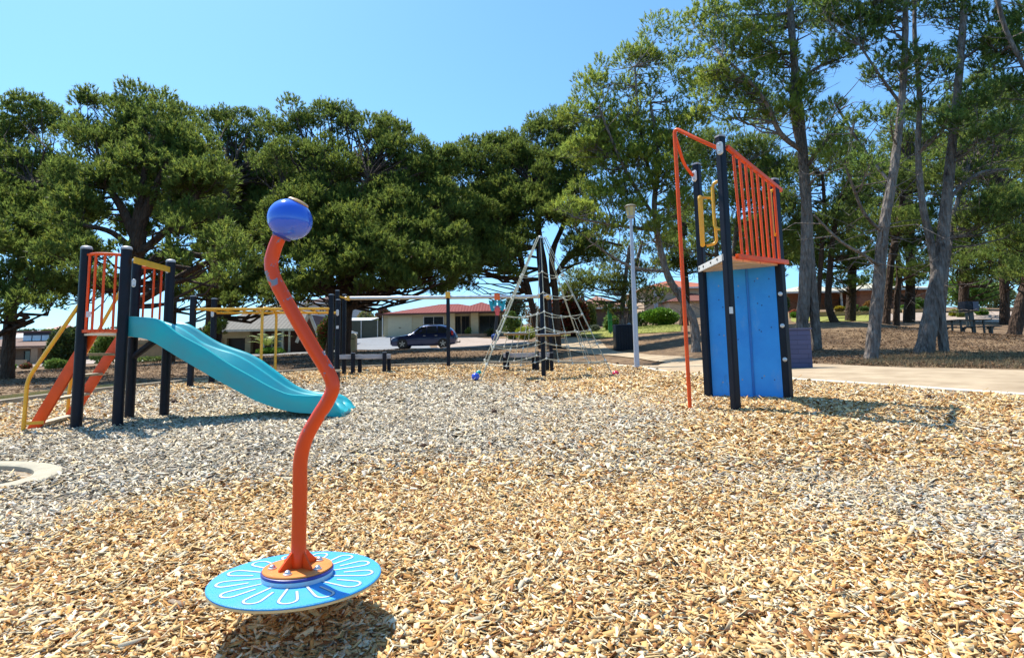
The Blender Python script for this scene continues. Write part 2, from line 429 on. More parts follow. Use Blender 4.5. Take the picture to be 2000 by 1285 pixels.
def station(t):
    xn = x0+(x1-x0)*t; xr = x0+.02+(r1-x0-.02)*t; xf = x0+.05+(f1-x0-.05)*t
    zn, zr, zf, zb = sm(pn, xn), sm(pr, xr), sm(pf, xf), sm(pb, xn)
    endf = min(1, (1-t)/.085); d = .16*min(1, endf)  # depth of the trough fades at the end lip
    fl = zr-d*.95; fl1 = (zn+zr)/2-d*1.1; fl2 = (zr+zf)/2-d*1.05
    th = .03
    ring = [(xn, Ya-.02, zb), (xn, Ya-.035, (zn+zb)/2), (xn, Ya-.04, zn-.035), (xn, Ya-.03, zn), (xn, Ya+.015, zn+.002), (xn, Ya+.05, zn-.03),
            (xn*.7+xr*.3, Ya+.09, fl1+.03), (xn*.6+xr*.4, Ya+.16, fl1), (xn*.35+xr*.65, Ym-.14, fl1), (xn*.2+xr*.8, Ym-.08, fl1+.035), (xr, Ym-.035, zr-.02), (xr, Ym, zr),
            (xr, Ym+.035, zr-.02), (xr*.8+xf*.2, Ym+.08, fl2+.035), (xr*.6+xf*.4, Ym+.14, fl2), (xr*.3+xf*.7, Yb-.16, fl2), (xr*.2+xf*.8, Yb-.09, fl2+.04), (xf, Yb-.05, zf-.03), (xf, Yb-.015, zf), (xf, Yb+.02, zf),
            (xf, Yb+.03, zf-.04), (xf, Yb+.02, min(zf-.05, zb+.0)), (xf, Yb-.08, min(fl2-.03, zb+.0)), (xn, Ya+.1, min(fl1-.03, zb))]
    return [Vector(p) for p in ring]
mb = MB(); rings = [station(i/NS) for i in range(NS+1)]; nr = len(rings[0]); vs = [p for r in rings for p in r]
fs = [(i*nr+k, i*nr+(k+1)%nr, (i+1)*nr+(k+1)%nr, (i+1)*nr+k) for i in range(NS) for k in range(nr)]
fs += [tuple(reversed(range(nr))), tuple(NS*nr+k for k in range(nr))]
mb.add(vs, fs); mb.build('slide_chute', M['teal'], st, smooth=60)

# ---------- climbing tower (three posts)
Fp, Lp, Rp = base(1437,795,6.4), base(1385,786,7.4), base(1541,788,6.92)
ct = thing('climbing_tower', Fp.lerp(Lp,.5).lerp(Rp,.33), 'tall triangular tower with blue climbing wall and orange fireman pole', 'climbing frame')
yw = .42
ftop, fo = post(ct, 0, 0, None, 0, .092, yaw=yw, b=Fp, zt=W(1409,266,6.4).z)
ltop, lo = post(ct, 0, 0, None, 0, .092, yaw=yw+.3, b=Lp, zt=W(1364,320,7.4).z)
rtop, ro = post(ct, 0, 0, None, 0, .092, yaw=yw+.1, b=Rp, zt=W(1517,350,6.92).z)
zf_ = W(1432,503,6.4).z
tri = [Vector((q.x,q.y,0)) for q in (Fp,Rp,Lp)]; cen = (tri[0]+tri[1]+tri[2])/3
tri = [cen+(q-cen)*1.02 for q in tri]
mb = MB(); mb.prism([(q.x,q.y) for q in tri], zf_-.035, zf_+.022); dk = mb.build('deck', mat('birch_ply', (.60,.44,.26), .6, .15, 8, stretch=(1,1,8)), ct, smooth=0)
mb = MB()
mb.bar(tri[0]+Vector((-.03,0,zf_+.005)), tri[2]+Vector((-.03,0,zf_+.005)), .03, .075); eb = mb.build('deck_fascia', mat('grey_white_board', (.58,.57,.54), .6, .1, 20), dk, smooth=0)
for t in (.2,.45,.75,.93):
    mb = MB(); bolt(mb, tri[0].lerp(tri[2], t)+Vector((-.045,0,zf_+.01)), (-1,0,0)); mb.build('bolt', M['black'], eb)
mb = MB()
for t in (.3,.62):
    mb.bar(tri[0].lerp(tri[2],t)+Vector((0,0,zf_-.02)), tri[0].lerp(tri[1],t)+Vector((0,0,zf_-.02)), .045, .04)
mb.build('deck_joist', mat('birch_joist', (.55,.40,.22), .6), dk, smooth=0)
# slanted rail on the F-R side
d = (Rp-Fp).normalized(); out = Vector((d.y, -d.x, 0))
A1, A2 = W(1419,287,6.4), W(1520,372,6.92); B1, B2 = W(1437,501,6.4), W(1529,513,6.92)
mb = MB(); mb.bar(A1, A2+d*.06, .045, .05); gr = mb.build('guard_rail', M['orange'], ct, bevel=.006)
mb = MB(); mb.bar(B1+out*.02, B2+d*.06+out*.02, .05, .055); mb.build('bottom_rail', M['orange'], gr, bevel=.006)
for k in range(8):
    t = .12+k*.113; a = B1.lerp(B2, t); b_ = A1.lerp(A2, t+.0)
    a2 = Vector((b_.x, b_.y, a.z)); mb = MB(); mb.tube([a+out*.01, b_], .0165, 10); mb.build('rail_bar', M['orange'], gr)
# blue folded wall between L and R
mid = Lp.lerp(Rp, .60)+Vector((.0,.03,0))
wall_m, nt, b_ = new_mat('scuffed_blue_panel')
tc = N(nt,'ShaderNodeTexCoord'); n1 = N(nt,'ShaderNodeTexNoise',Scale=2.2,Detail=8,Roughness=.7); n2 = N(nt,'ShaderNodeTexNoise',Scale=5,Detail=9,Roughness=.75)
c1 = N(nt,'ShaderNodeValToRGB'); c1.color_ramp.elements[0].color=(.010,.23,.68,1); c1.color_ramp.elements[1].color=(.025,.33,.80,1); c1.color_ramp.elements[0].position=.3; c1.color_ramp.elements[1].position=.7
k1 = N(nt,'ShaderNodeMapRange'); k1.inputs[1].default_value=.56; k1.inputs[2].default_value=.76; k1.inputs[4].default_value=.55
k2 = N(nt,'ShaderNodeMapRange'); k2.inputs[1].default_value=.40; k2.inputs[2].default_value=.28; k2.inputs[4].default_value=.6
m1 = N(nt,'ShaderNodeMix',_data_type='RGBA'); m1.inputs[7].default_value=(.20,.38,.62,1); m2 = N(nt,'ShaderNodeMix',_data_type='RGBA'); m2.inputs[7].default_value=(.012,.07,.22,1)
l = nt.links.new
mpw = N(nt,'ShaderNodeMapping'); mpw.inputs['Scale'].default_value=(1,1,.35); l(tc.outputs['Object'],mpw.inputs[0]); l(tc.outputs['Object'],n1.inputs['Vector']); l(mpw.outputs[0],n2.inputs['Vector']); l(n1.outputs['Fac'],c1.inputs[0]); l(n2.outputs['Fac'],k1.inputs[0]); l(n2.outputs['Fac'],k2.inputs[0])
l(k1.outputs[0],m1.inputs[0]); l(c1.outputs[0],m1.inputs[6]); l(k2.outputs[0],m2.inputs[0]); l(m1.outputs[2],m2.inputs[6]); l(m2.outputs[2],b_.inputs['Base Color'])
b_.inputs['Roughness'].default_value=.5
blue_dark = mat('deep_blue_bolt', (.01,.08,.28), .4)
def panel(P, Q, z1, hole):
    mb = MB(); nrm = Vector((Q.y-P.y, P.x-Q.x, 0)).normalized()
    z0a, z0b = gz(P.x,P.y)-.06, gz(Q.x,Q.y)-.06
    mb.hexa([Vector((P.x,P.y,z0a)), Vector((Q.x,Q.y,z0b)), Vector((Q.x,Q.y,z0b))+nrm*.018, Vector((P.x,P.y,z0a))+nrm*.018],
            [Vector((P.x,P.y,z1)), Vector((Q.x,Q.y,z1)), Vector((Q.x,Q.y,z1))+nrm*.018, Vector((P.x,P.y,z1))+nrm*.018])
    o = mb.build('climbing_panel', wall_m, ct, smooth=0)
    n = -nrm if nrm.y > 0 else nrm
    for t, h in hole:
        mb = MB(); c = P.lerp(Q, t); c = Vector((c.x, c.y, gz(P.x,P.y)+h))+(Vector((0,0,0)) if n is not nrm else nrm*.018)
        mb.lathe([(.009,0),(.009,.003),(.004,.004)], c, 10, n.to_track_quat('Z','Y').to_matrix()); mb.build('hold_bolt', M['grey'] if random.random()<.35 else blue_dark, o)
hl = lambda: [(t+random.uniform(-.05,.05), h+random.uniform(-.08,.08)) for h in (.3,.85,1.25,1.5) for t in (.3,.42,.75)]
panel(Lp+Vector((.05,.0,0)), mid, zf_-.02, hl()); panel(mid+Vector((.004,0,0)), Rp+Vector((-.05,.02,0)), zf_-.02, hl())
mb = MB(); zs_ = gz(mid.x,mid.y)-.05; mb.bar((mid.x-.012,mid.y-.022,zs_),(mid.x-.012,mid.y-.022,zf_-.04), .022, .018, (0,1,0)); mb.build('panel_seam', mat('seam_blue',(.012,.16,.50),.4), ct, smooth=0)
# fireman pole with two arms
pb_ = base(1348,801,6.7); pt = W(1317,250,6.7); fa = W(1402,290,6.36); la = W(1354,344,7.36)
for arm, tg in ((fa, 'arm'), (la, 'arm')):
    pass
mid1 = W(1368,275,6.45); mid2 = W(1336,322,7.15)
mb = MB(); q = fillet([Vector((pb_.x,pb_.y,pb_.z-.05)), Vector((pt.x,pt.y,pt.z)), mid1, fa], .09, 6); mb.tube(q, .023, 14); fp = mb.build('fireman_pole', M['orange'], ct)
mb = MB(); q = fillet([Vector((pt.x,pt.y,pt.z-.12)), Vector((pt.x+.03,pt.y+.09,pt.z-.06)), mid2, la], .12, 6); mb.tube(q, .021, 12); mb.build('pole_arm', M['orange'], fp)
for c, nr in ((W(1406,290,6.33), (-.6,-.8,0)), (W(1357,344,7.34), (-.9,-.4,0))):
    mb = MB(); oval_plate(mb, c, nr, .16, .075, .022); pl = mb.build('bracket_plate', M['white'], ct)
    for s_ in (.04,-.04):
        mb = MB(); bolt(mb, c+Vector((0,0,s_))+Vector(nr).normalized()*.022, nr); mb.build('bolt', M['steel'], pl)
def grab(a, b_, o, r=.019):
    """yellow grab handle: foot, stand-off bar, foot"""
    a, b_, o = Vector(a), Vector(b_), Vector(o)
    mb = MB(); mb.tube(fillet([a, a+o+Vector((0,0,-.02)), b_+o+Vector((0,0,.02)), b_], .06, 6), r, 12); mb.build('grab_handle', M['yellow'], ct)
def strap(c0, c1, nr, w=.062, t=.02):
    mb = MB(); c = (c0+c1)/2; oval_plate(mb, c, nr, (c0-c1).length+w, w, t); o = mb.build('grab_handle', M['yellow'], ct)
    return o
strap(W(1366,386,7.33), W(1374,478,7.33), (-.35,-.95,0))
a, b_ = W(1372,386,7.38), W(1380,480,7.38); grab(a, b_, (.12,-.05,0))
a, b_ = W(1411,352,6.42), W(1417,448,6.42); grab(a, b_, (-.10,.06,0))
a, b_ = W(1514,372,6.92), W(1521,462,6.92); grab(a, b_, (-.09,-.05,0))
mb = MB(); c = W(1428,606,6.325); mb.box(c, (.05,.006,.075), .42); mb.build('notice_sticker', M['white'], ct, smooth=0)
for x, y in ((1524,574),(1533,702),(1528,636)):
    mb = MB(); c = W(x, y, 6.86); bolt(mb, c, (-.4,-.9,0), .02); mb.build('post_bolt', M['steel'], ct)

# ---------- monkey bars
mk_ = thing('monkey_bars', base(520,740,14.6), 'yellow horizontal ladder on black posts behind the slide', 'monkey bars')
LN, _ = post(mk_, 371,760,(377,578),13.6,.12); LF, _ = post(mk_, 413,752,(419,583),14.6,.12)
RN, _ = post(mk_, 645,740,(645,575),15.6,.12); RF, rfo = post(mk_, 659,737,(662,585),16.5,.12)
zb = W(377,604,13.6).z
def at(P, z): return Vector((P.x, P.y, z))
def lin(P, Q, t): return P.lerp(Q, t)
rl = MB()
rl.tube([at(LN,zb), at(RN,W(645,603,15.6).z)], .034, 10); rl.tube([at(LF,W(419,611,14.6).z), at(RF,W(662,611,16.5).z)], .034, 10)
ra = rl.build('side_rail', M['yellow'], mk_)
nA, nB = at(LN,zb), at(RN,W(645,603,15.6).z); fA, fB = at(LF,W(419,611,14.6).z), at(RF,W(662,611,16.5).z)
for k in range(9):
    t = .06+k*.11; mb = MB(); mb.tube([lin(nA,nB,t), lin(fA,fB,t)], .018, 8); mb.build('rung', M['yellow'], mk_)
t = .47; a, b_ = lin(nA,nB,t), lin(fA,fB,t); s_ = (b_-a).normalized()
ga, gb = at(a-s_*.02, gz(a.x,a.y)-.05), at(b_+s_*.02, gz(b_.x,b_.y)-.05)
mb = MB(); mb.tube(fillet([ga, at(ga,a.z+.05), at(gb,b_.z+.05), gb], .22, 7), .036, 12); mb.build('support_hoop', M['yellow'], mk_)
for c in (at(LF,fA.z)+Vector((-.0,-.07,-.02)), at(RF,fB.z)+Vector((0,-.07,0))):
    mb = MB(); oval_plate(mb, c, (-.2,-1,0), .19, .09, .015); mb.build('bracket_plate', M['white'], mk_)
mb = MB(); mb.box(at(RF,W(663,639,16.44).z)+Vector((.0,-.064,0)), (.075,.006,.09)); mb.build('notice_sticker', M['white'], mk_, smooth=0)

# ---------- track ride beam with hanging trolley
tr = thing('track_ride', base(876,717,18), 'silver overhead track beam between black posts, yellow brackets', 'track ride')
for x, y, tp, Y in ((657,732,(662,567),17.6),(671,731,(675,575),18.2),(876,717,(875,570),18.0),(1077,717,(1076,580),18.4)):
    post(tr, x, y, tp, Y, .11)
a, b_ = W(668,583,17.9), W(1078,579,18.1)
mb = MB(); mb.tube([a+Vector((.1,0,0)), b_], .058, 12); mb.build('track_beam', M['steel'], tr)
for x, y, Y in ((674,583,17.85),(875,578,17.93),(1064,581,17.95)):
    c = W(x, y, Y); mb = MB()
    if x == 875: mb.box(c+Vector((0,0,.03)), (.15,.15,.19))
    else:
        mb.bar(c+Vector((-.17,-.1,.06)), c+Vector((.1,0,-.02)), .05, .05); mb.bar(c+Vector((-.17,.1,.06)), c+Vector((.1,0,-.02)), .05, .05); mb.box(c+Vector((.1,0,0)), (.09,.16,.13))
    mb.build('bracket', M['yellow'], tr, smooth=0, bevel=.008)
c = W(971,580,18.0)
ht = thing('hanging_trolley', (c.x,c.y,c.z-.1), 'orange trolley with teal 3 and 4 plate hanging under the silver beam', 'trolley')
mb = MB(); mb.box(c, (.18,.17,.20)); mb.build('clamp', mat('bright_orange', (.80,.13,.02), .4), ht, bevel=.02)
px = 18.0/1100
tealp = mat('teal_plate', (.0,.30,.36), .4)
for s_, dgt in ((-1,'3'),(1,'4')):
    q = [(0,-.10),(0,-.33),(.10,-.44),(.16,-.46),(.20,-.38),(.26,-.10),(.16,-.13)]
    lp = [(c.x+s_*(.02+u), c.z+v) for u, v in q]
    n = len(lp); mb = MB(); mb.add([(x, c.y-.02, z) for x, z in lp]+[(x, c.y+.01, z) for x, z in lp], [tuple(range(n)), tuple(reversed(range(n,2*n)))]+[(i,(i+1)%n,n+(i+1)%n,n+i) for i in range(n)])
    o = mb.build('number_plate', tealp, ht, smooth=0)
    cu = bpy.data.curves.new('digit', 'FONT'); cu.body = dgt; cu.size = .17; cu.extrude = .003; cu.align_x = 'CENTER'; cu.align_y = 'CENTER'
    t_ = bpy.data.objects.new('digit_curve', cu); me = bpy.data.meshes.new_from_object(t_); bpy.data.objects.remove(t_); me.name = 'digit'
    me.transform(Matrix.Translation((c.x+s_*.135, c.y-.026, c.z-.18)) @ Matrix.Rotation(pi/2,4,'X')); link('digit', me, M['black'], o)
    mb = MB(); mb.lathe([(.035,0),(.035,.006)], (c.x+s_*.10, c.y-.021, c.z-.33), 16, Matrix.Rotation(pi/2,3,'X')); mb.build('plate_badge', M['white'], o)
mb = MB(); mb.tube([(c.x,c.y-.04,c.z-.28),(c.x,c.y-.05,c.z-.36),(c.x,c.y-.05,c.z-.60)], [.03,.085,.06], 12); mb.build('hanger_sleeve', mat('pink_red', (.70,.10,.10), .4), ht)
e = W(967,655,18.0)
mb = MB(); mb.tube([(c.x,c.y,c.z-.55),(e.x,e.y,e.z)], .055, 10); mb.build('hanging_rod', M['black'], ht)
mb = MB(); mb.tube([(c.x+.12,c.y+.1,c.z-.4),(c.x+.13,c.y+.1,e.z+.08)], .014, 6); mb.build('chain', M['black'], ht)
mb = MB(); mb.lathe([(.01,-.16),(.1,-.14),(.13,-.05),(.12,.03),(.06,.07),(.01,.075)], e+Vector((0,0,-.02)), 18); mb.build('ball_seat', mat('navy_ball', (.02,.05,.20), .2), ht)

# ---------- balance benches and stump
def bench(label, x0, x1, y, Y, legs, h):
    a, b_ = W(x0,y,Y), W(x1,y-1,Y+.1)
    o = thing('balance_beam', Vector(((a.x+b_.x)/2, Y, gz((a.x+b_.x)/2, Y))), label, 'balance beam', 'low balance beams at the bed edge')
    mb = MB(); mb.bar(a, b_, .16, .13); mb.build('beam', mat('weathered_rail', (.42,.39,.38), .7, .15, 5, stretch=(1,6,6)), o, bevel=.008)
    for x, dy in legs:
        q = W(x, y, Y+dy); mb = MB(); mb.prism(sq(q.x, q.y, .105), gz(q.x,q.y)-.08, a.z+(.1 if dy<0 else .05)); l_ = mb.build('leg', M['navy'], o)
        mb = MB(); mb.prism(sq(q.x, q.y, .112), a.z+(.1 if dy<0 else .05), a.z+(.115 if dy<0 else .065)); mb.build('cap', M['grey'], l_)
bench('pale balance beam on black legs beside the monkey bars', 664, 763, 697, 16.4, [(672.5,.16),(689.5,-.14),(703,.16),(751,-.14),(760,.16)], .55)
bench('pale balance beam on black legs under the rope pyramid', 984, 1076, 694, 17.0, [(985.5,.14),(991,-.14),(1042,.14),(1049,-.14),(1069,.14),(1077,.0)], .55)
q = base(656,748,13.6)
o = thing('step_stump', q, 'short black stepping stump with a tan top', 'stepping post')
mb = MB(); mb.prism(sq(q.x,q.y,.16), q.z-.1, W(656,726,13.6).z); mb.build('stump', M['navy'], o)
mb = MB(); mb.prism(sq(q.x,q.y,.2), W(656,726,13.6).z, W(656,722,13.6).z); mb.build('stump_cap', M['ply'], o)

# ---------- rope pyramid
YP = 15.0; pbse = base(1062,737,YP); pyr_top = W(1052,466,YP).z
rp = thing('rope_pyramid', pbse, 'climbing pyramid of pale rope around a black mast', 'climbing net')
mb = MB(); mb.lathe([(.062,pbse.z-.1),(.055,pyr_top-.02),(.045,pyr_top)], (pbse.x,pbse.y,0), 16); ms = mb.build('mast', M['navy'], rp)
mb = MB(); mb.lathe([(.065,pyr_top),(.065,pyr_top+.05),(.04,pyr_top+.07)], (pbse.x,pbse.y,0), 16); mb.build('mast_cap', M['steel'], ms)
apex = Vector((pbse.x, pbse.y, pyr_top-.02))
corner = {'fl': base(937,748,13.9), 'fr': base(1199,741,14.4), 'br': base(1152,729,16.6), 'bl': base(934,738,15.7)}
ap = {k: apex+Vector(((v.x-apex.x)*.05, (v.y-apex.y)*.05, .05)) for k, v in corner.items()}
def rope(pts, name, r=.014, parent=None):
    mb = MB(); mb.tube(pts, r, 6); return mb.build(name, M['rope'], parent or rp)
for k, v in corner.items():
    rope([ap[k], v], 'edge_rope', .0115); rope([ap[k]+Vector((.05,-.05,0)), ap[k].lerp(v,.86)], 'edge_rope', .0095)
levels = [.28,.43,.565,.675,.775,.885]
def edge(k, t): return ap[k].lerp(corner[k], t)
def face_mid(a, b_, t):
    m = edge(a,t).lerp(edge(b_,t),.5); ctr = Vector((apex.x,apex.y,m.z)); return m.lerp(ctr, .12)
faces = [('fl','fr'),('fr','br'),('br','bl'),('bl','fl')]
knots = MB()
for j, t in enumerate(levels):
    for a, b_ in faces:
        P, Q = edge(a,t), edge(b_,t); L = (P-Q).length; segs = []
        big = (a,b_) in (('fl','fr'),('br','bl'))
        Mp = face_mid(a,b_,t) + Vector((0,0,.09 if big else 0))
        for s0, s1 in (((P, Mp),(Mp, Q)) if big else ((P, Q),)):
            sag = .035*(s0-s1).length+.05
            segs += [s0.lerp(s1, u/8)-Vector((0,0,sag*4*(u/8)*(1-u/8))) for u in range(9)]
        rope(segs, 'ring_rope', .009)
        if big: knots.ball(Mp, .032, 8)
        knots.ball(P, .035, 8)
for a, b_ in (('fl','fr'),('br','bl')):
    rope([apex+Vector((0,-.05 if a=='fl' else .05,0))]+[face_mid(a,b_,t)+Vector((0,0,.09)) for t in levels], 'face_rope', .0095)
    for u in (.16,.28,.40,.60,.72,.86):
        hi = 2 if .2<u<.8 else 3
        pts = []
        for t in levels[hi:]:
            P, Q, m = edge(a,t), edge(b_,t), face_mid(a,b_,t)+Vector((0,0,.09))
            s0, s1, uu = (P, m, u*2) if u < .5 else (m, Q, u*2-1)
            sag = .035*(s0-s1).length+.05
            pts.append(s0.lerp(s1, uu)-Vector((0,0,sag*4*uu*(1-uu)))); knots.ball(pts[-1], .03, 8)
        rope(pts, 'net_rope', .0085)
for a, b_ in (('fr','br'),('bl','fl')):
    for u in (.33,.66):
        pts = []
        for t in levels[2:]:
            P, Q = edge(a,t), edge(b_,t); sag = .035*(P-Q).length+.05
            pts.append(P.lerp(Q,u)-Vector((0,0,sag*4*u*(1-u))))
        rope(pts, 'net_rope', .0085)
knots.build('rope_knot', mat('pale_clamp', (.62,.60,.52), .5), rp)
zp = W(1040,652,14.6).z
for x0, x1, Y, dz in ((984,1030,14.5,.03),(1046,1092,14.4,-.02),(1088,1112,15.2,.03)):
    a, b_ = W(x0,652,Y), W(x1,652,Y+.3); cx = (a.x+b_.x)/2; w = abs(b_.x-a.x)/2
    lp = [(cx+w*cos(2*pi*k/28), Y+.35*sin(2*pi*k/28)) for k in range(28)]
    mb = MB(); mb.prism(lp, zp+dz-.05, zp+dz-.012); pf_ = mb.build('net_platform', mat('brown_board', (.30,.18,.08), .7), rp)
    mb = MB(); mb.prism([(cx+(x-cx)*.96, Y+(y-Y)*.96) for x,y in lp], zp+dz-.012, zp+dz+.004); mb.build('platform_top', M['white'], pf_)
def anchor_ball(px, py, Y, d, col, label, stub=False):
    b_ = base(px, py+d/2, Y); r = d/2*Y/1100; c = Vector((b_.x, b_.y, b_.z+r*(1.5 if stub else .85)))
    o = thing('anchor_ball', b_, label, 'ball', 'coloured balls on the net anchors')
    mb = MB(); mb.ball(c, r, 20, .92); mb.build('ball', col, o)
    mb = MB(); mb.lathe([(r*.7,b_.z-.05),(r*.7,b_.z+r*.8),(r*.3,b_.z+r*.9)], (b_.x,b_.y,0), 14); mb.build('base_block', M['black'], o)
anchor_ball(929,741,13.85,16,mat('cobalt_plastic',(.05,.10,.55),.25),'blue ball on a black block at a net anchor',True)
anchor_ball(935,731,15.6,12,mat('sea_green_plastic',(.0,.33,.30),.3),'sea green ball just behind the blue ball')
anchor_ball(1203,735,14.45,14,mat('cherry_plastic',(.60,.03,.07),.25),'red ball where a net rope meets the wood chips')
anchor_ball(1152,725,16.6,11,mat('amber_plastic',(.80,.42,.02),.3),'yellow ball at a rear rope anchor of the pyramid')

# ---------- lamp post, bin, green sign post, block wall, picnic table, box stand
lb = base(1244,715,15.7)
lpz = W(1237,400,15.7).z
lp_ = thing('lamp_post', lb, 'tall pale grey lamp post with a drum lantern beside the path', 'lamp post')
mb = MB(); mb.lathe([(.078,lb.z-.1),(.075,lb.z+.05),(.068,lb.z+1.5),(.042,lpz-.38)], (lb.x,lb.y,0), 16); mb.build('pole', mat('pale_grey_paint', (.40,.43,.49), .4, .06, 3), lp_)
mb = MB(); mb.lathe([(.05,lpz-.40),(.10,lpz-.37),(.11,lpz-.33)], (lb.x,lb.y,0), 18); mb.build('lantern_base', M['grey'], lp_)
mb = MB(); mb.lathe([(.105,lpz-.33),(.135,lpz-.07),(.125,lpz-.06)], (lb.x,lb.y,0), 20); mb.build('lantern', mat('amber_diffuser', (.55,.42,.16), .35), lp_)
mb = MB(); mb.lathe([(.17,lpz-.07),(.175,lpz-.05),(.12,lpz-.01),(.03,lpz+.015)], (lb.x,lb.y,0), 20); lc = mb.build('lantern_cap', mat('dull_bronze', (.20,.17,.12), .5), lp_)
mb = MB()
for k in range(6):
    a = 2*pi*k/6; mb.bar((lb.x+.108*cos(a),lb.y+.108*sin(a),lpz-.33),(lb.x+.138*cos(a),lb.y+.138*sin(a),lpz-.07), .012, .012)
mb.build('lantern_bar', M['grey'], lc)

bb = base(1222,685,25)
bi = thing('litter_bin', bb, 'dark navy slatted park bin beside the lamp post', 'bin')
w = 37*25/1100; h = 50*25/1100
mb = MB(); mb.box((bb.x,bb.y+.3,bb.z+h/2-.05), (w,.75,h)); bx = mb.build('bin_body', M['navy'], bi, bevel=.03)
for k in range(7):
    mb = MB(); mb.box((bb.x-w*.42+k*w*.14, bb.y-.085, bb.z+h/2-.05), (w*.1,.02,h*.88)); mb.build('slat', M['navy'], bx, smooth=0)
mb = MB(); mb.box((bb.x,bb.y+.3,bb.z+h-.02), (w+.05,.8,.05)); mb.build('lid', mat('navy_lid', (.02,.022,.04), .35), bi, bevel=.012)
mb = MB(); mb.lathe([(.09,0),(.09,.03),(.02,.06)], (bb.x+w*.25,bb.y+.1,bb.z+h+.005), 14); mb.build('lid_cap', M['grey'], bi)

gb = base(1193,661,33)
gs = thing('marker_post', gb, 'slim bright green post standing on the grass verge', 'post')
mb = MB(); hh = 55*33/1100; mb.box((gb.x,gb.y,gb.z+.1+hh/2), (8*33/1100,.12,hh)); mb.build('green_sleeve', mat('bright_green', (.01,.22,.05), .4), gs, bevel=.01)
mb = MB(); mb.box((gb.x-.02,gb.y,gb.z+hh+.16), (.2,.1,.14)); mb.build('head_block', M['grey'], gs, bevel=.01)
mb = MB(); mb.box((gb.x,gb.y,gb.z), (.1,.1,.3)); mb.build('foot', M['grey'], gs)

pw0, pw1 = base(1545,713,11.6), base(1589,713,11.6)
zt = W(1567,643,11.6).z
bm_, nt, b_ = new_mat('purple_blocks')
tc = N(nt,'ShaderNodeTexCoord'); mp = N(nt,'ShaderNodeMapping'); mp.inputs['Rotation'].default_value=(pi/2,0,0)
bk = N(nt,'ShaderNodeTexBrick'); bk.inputs['Color1'].default_value=(.060,.060,.125,1); bk.inputs['Color2'].default_value=(.075,.072,.145,1); bk.inputs['Mortar'].default_value=(.04,.04,.085,1); bk.inputs['Scale'].default_value=1; bk.inputs['Brick Width'].default_value=.39; bk.inputs['Row Height'].default_value=.095; bk.inputs['Mortar Size'].default_value=.005
nt.links.new(tc.outputs['Object'],mp.inputs[0]); nt.links.new(mp.outputs[0],bk.inputs['Vector']); nt.links.new(bk.outputs[0],b_.inputs['Base Color']); b_.inputs['Roughness'].default_value=.6
bp = N(nt,'ShaderNodeBump',Strength=.6,Distance=.01); nt.links.new(bk.outputs['Fac'],bp.inputs['Height']); bp.invert=True; nt.links.new(bp.outputs[0],b_.inputs['Normal'])
pwo = thing('block_wall', pw0.lerp(pw1,.5), 'low purple grey block wall standing beside the paved path', 'wall')
mb = MB(); mb.box(((pw0.x+pw1.x)/2-.3,11.75,(pw0.z+zt)/2-.1), (pw1.x-pw0.x+.6,.25,zt-pw0.z+.2)); mb.build('blockwork', bm_, pwo, bevel=.008)
mb = MB(); mb.box(((pw0.x+pw1.x)/2-.3,11.75,zt+.01), (pw1.x-pw0.x+.64,.3,.03)); mb.build('coping', mat('purple_coping',(.085,.085,.15),.6), pwo, bevel=.006)

tb = base(1893,664,25); s_ = 25/1100
pt_ = thing('picnic_table', tb, 'dark metal picnic table with attached seats under the pines', 'picnic table')
dk_m = mat('dark_metal', (.03,.04,.04), .45)
ztop = tb.z+.76
mb = MB(); mb.box((tb.x,tb.y,ztop), (1.55,.8,.045)); mb.build('table_top', mat('dark_slats',(.06,.055,.05),.5), pt_, bevel=.01)
zs = tb.z+.45
for cx_, cy_, sx_, sy_ in ((0,-.75,1.3,.3),(0,.75,1.3,.3),(-1.0,0,.35,.9),(.95,0,.35,.9)):
    mb = MB(); mb.box((tb.x+cx_,tb.y+cy_,zs), (sx_,sy_,.04)); se = mb.build('seat', mat('dark_slats',(.06,.055,.05),.5), pt_, bevel=.01)
    for k in ((-.4,.4) if sx_>1 else (0,)):
        q = Vector((tb.x+cx_+k, tb.y+cy_, 0)); z0 = gz(q.x,q.y)
        mb = MB(); mb.box((q.x,q.y,(z0+zs)/2), (.07,.07,zs-z0)); mb.bar((q.x,q.y,zs-.12),(q.x+.12,q.y,zs-.02),.03,.04); mb.bar((q.x,q.y,zs-.12),(q.x-.12,q.y,zs-.02),.03,.04); mb.build('seat_leg', dk_m, se, smooth=0)
for k in (-.5,.5):
    for j in (-.25,.25):
        q = Vector((tb.x+k, tb.y+j, 0)); z0 = gz(q.x,q.y); mb = MB(); mb.box((q.x,q.y,(z0+ztop)/2), (.06,.06,ztop-z0)); mb.build('leg', dk_m, pt_, smooth=0)
bs = base(1891,640,30)
bo = thing('box_stand', bs, 'dark box on two slim legs behind the picnic table', 'box stand')
q0, q1 = W(1879,609,30), W(1904,589,30)
mb = MB(); mb.box(((q0.x+q1.x)/2,30,(q0.z+q1.z)/2), (q1.x-q0.x,.5,q1.z-q0.z)); mb.build('box', M['navy'], bo, bevel=.02)
mb = MB(); mb.box((q1.x-.19,29.735,(q0.z+q1.z)/2), (.3,.02,(q1.z-q0.z)*.92)); mb.build('door', mat('slate_door',(.05,.06,.11),.4), bo, smooth=0)
for x, w_ in ((1887,.08),(1896,.22)):
    q = W(x,610,30); z0 = gz(q.x,30); mb = MB(); mb.box((q.x,30,(z0+q0.z)/2), (w_,.1,q0.z-z0)); mb.build('leg', dk_m, bo, smooth=0)
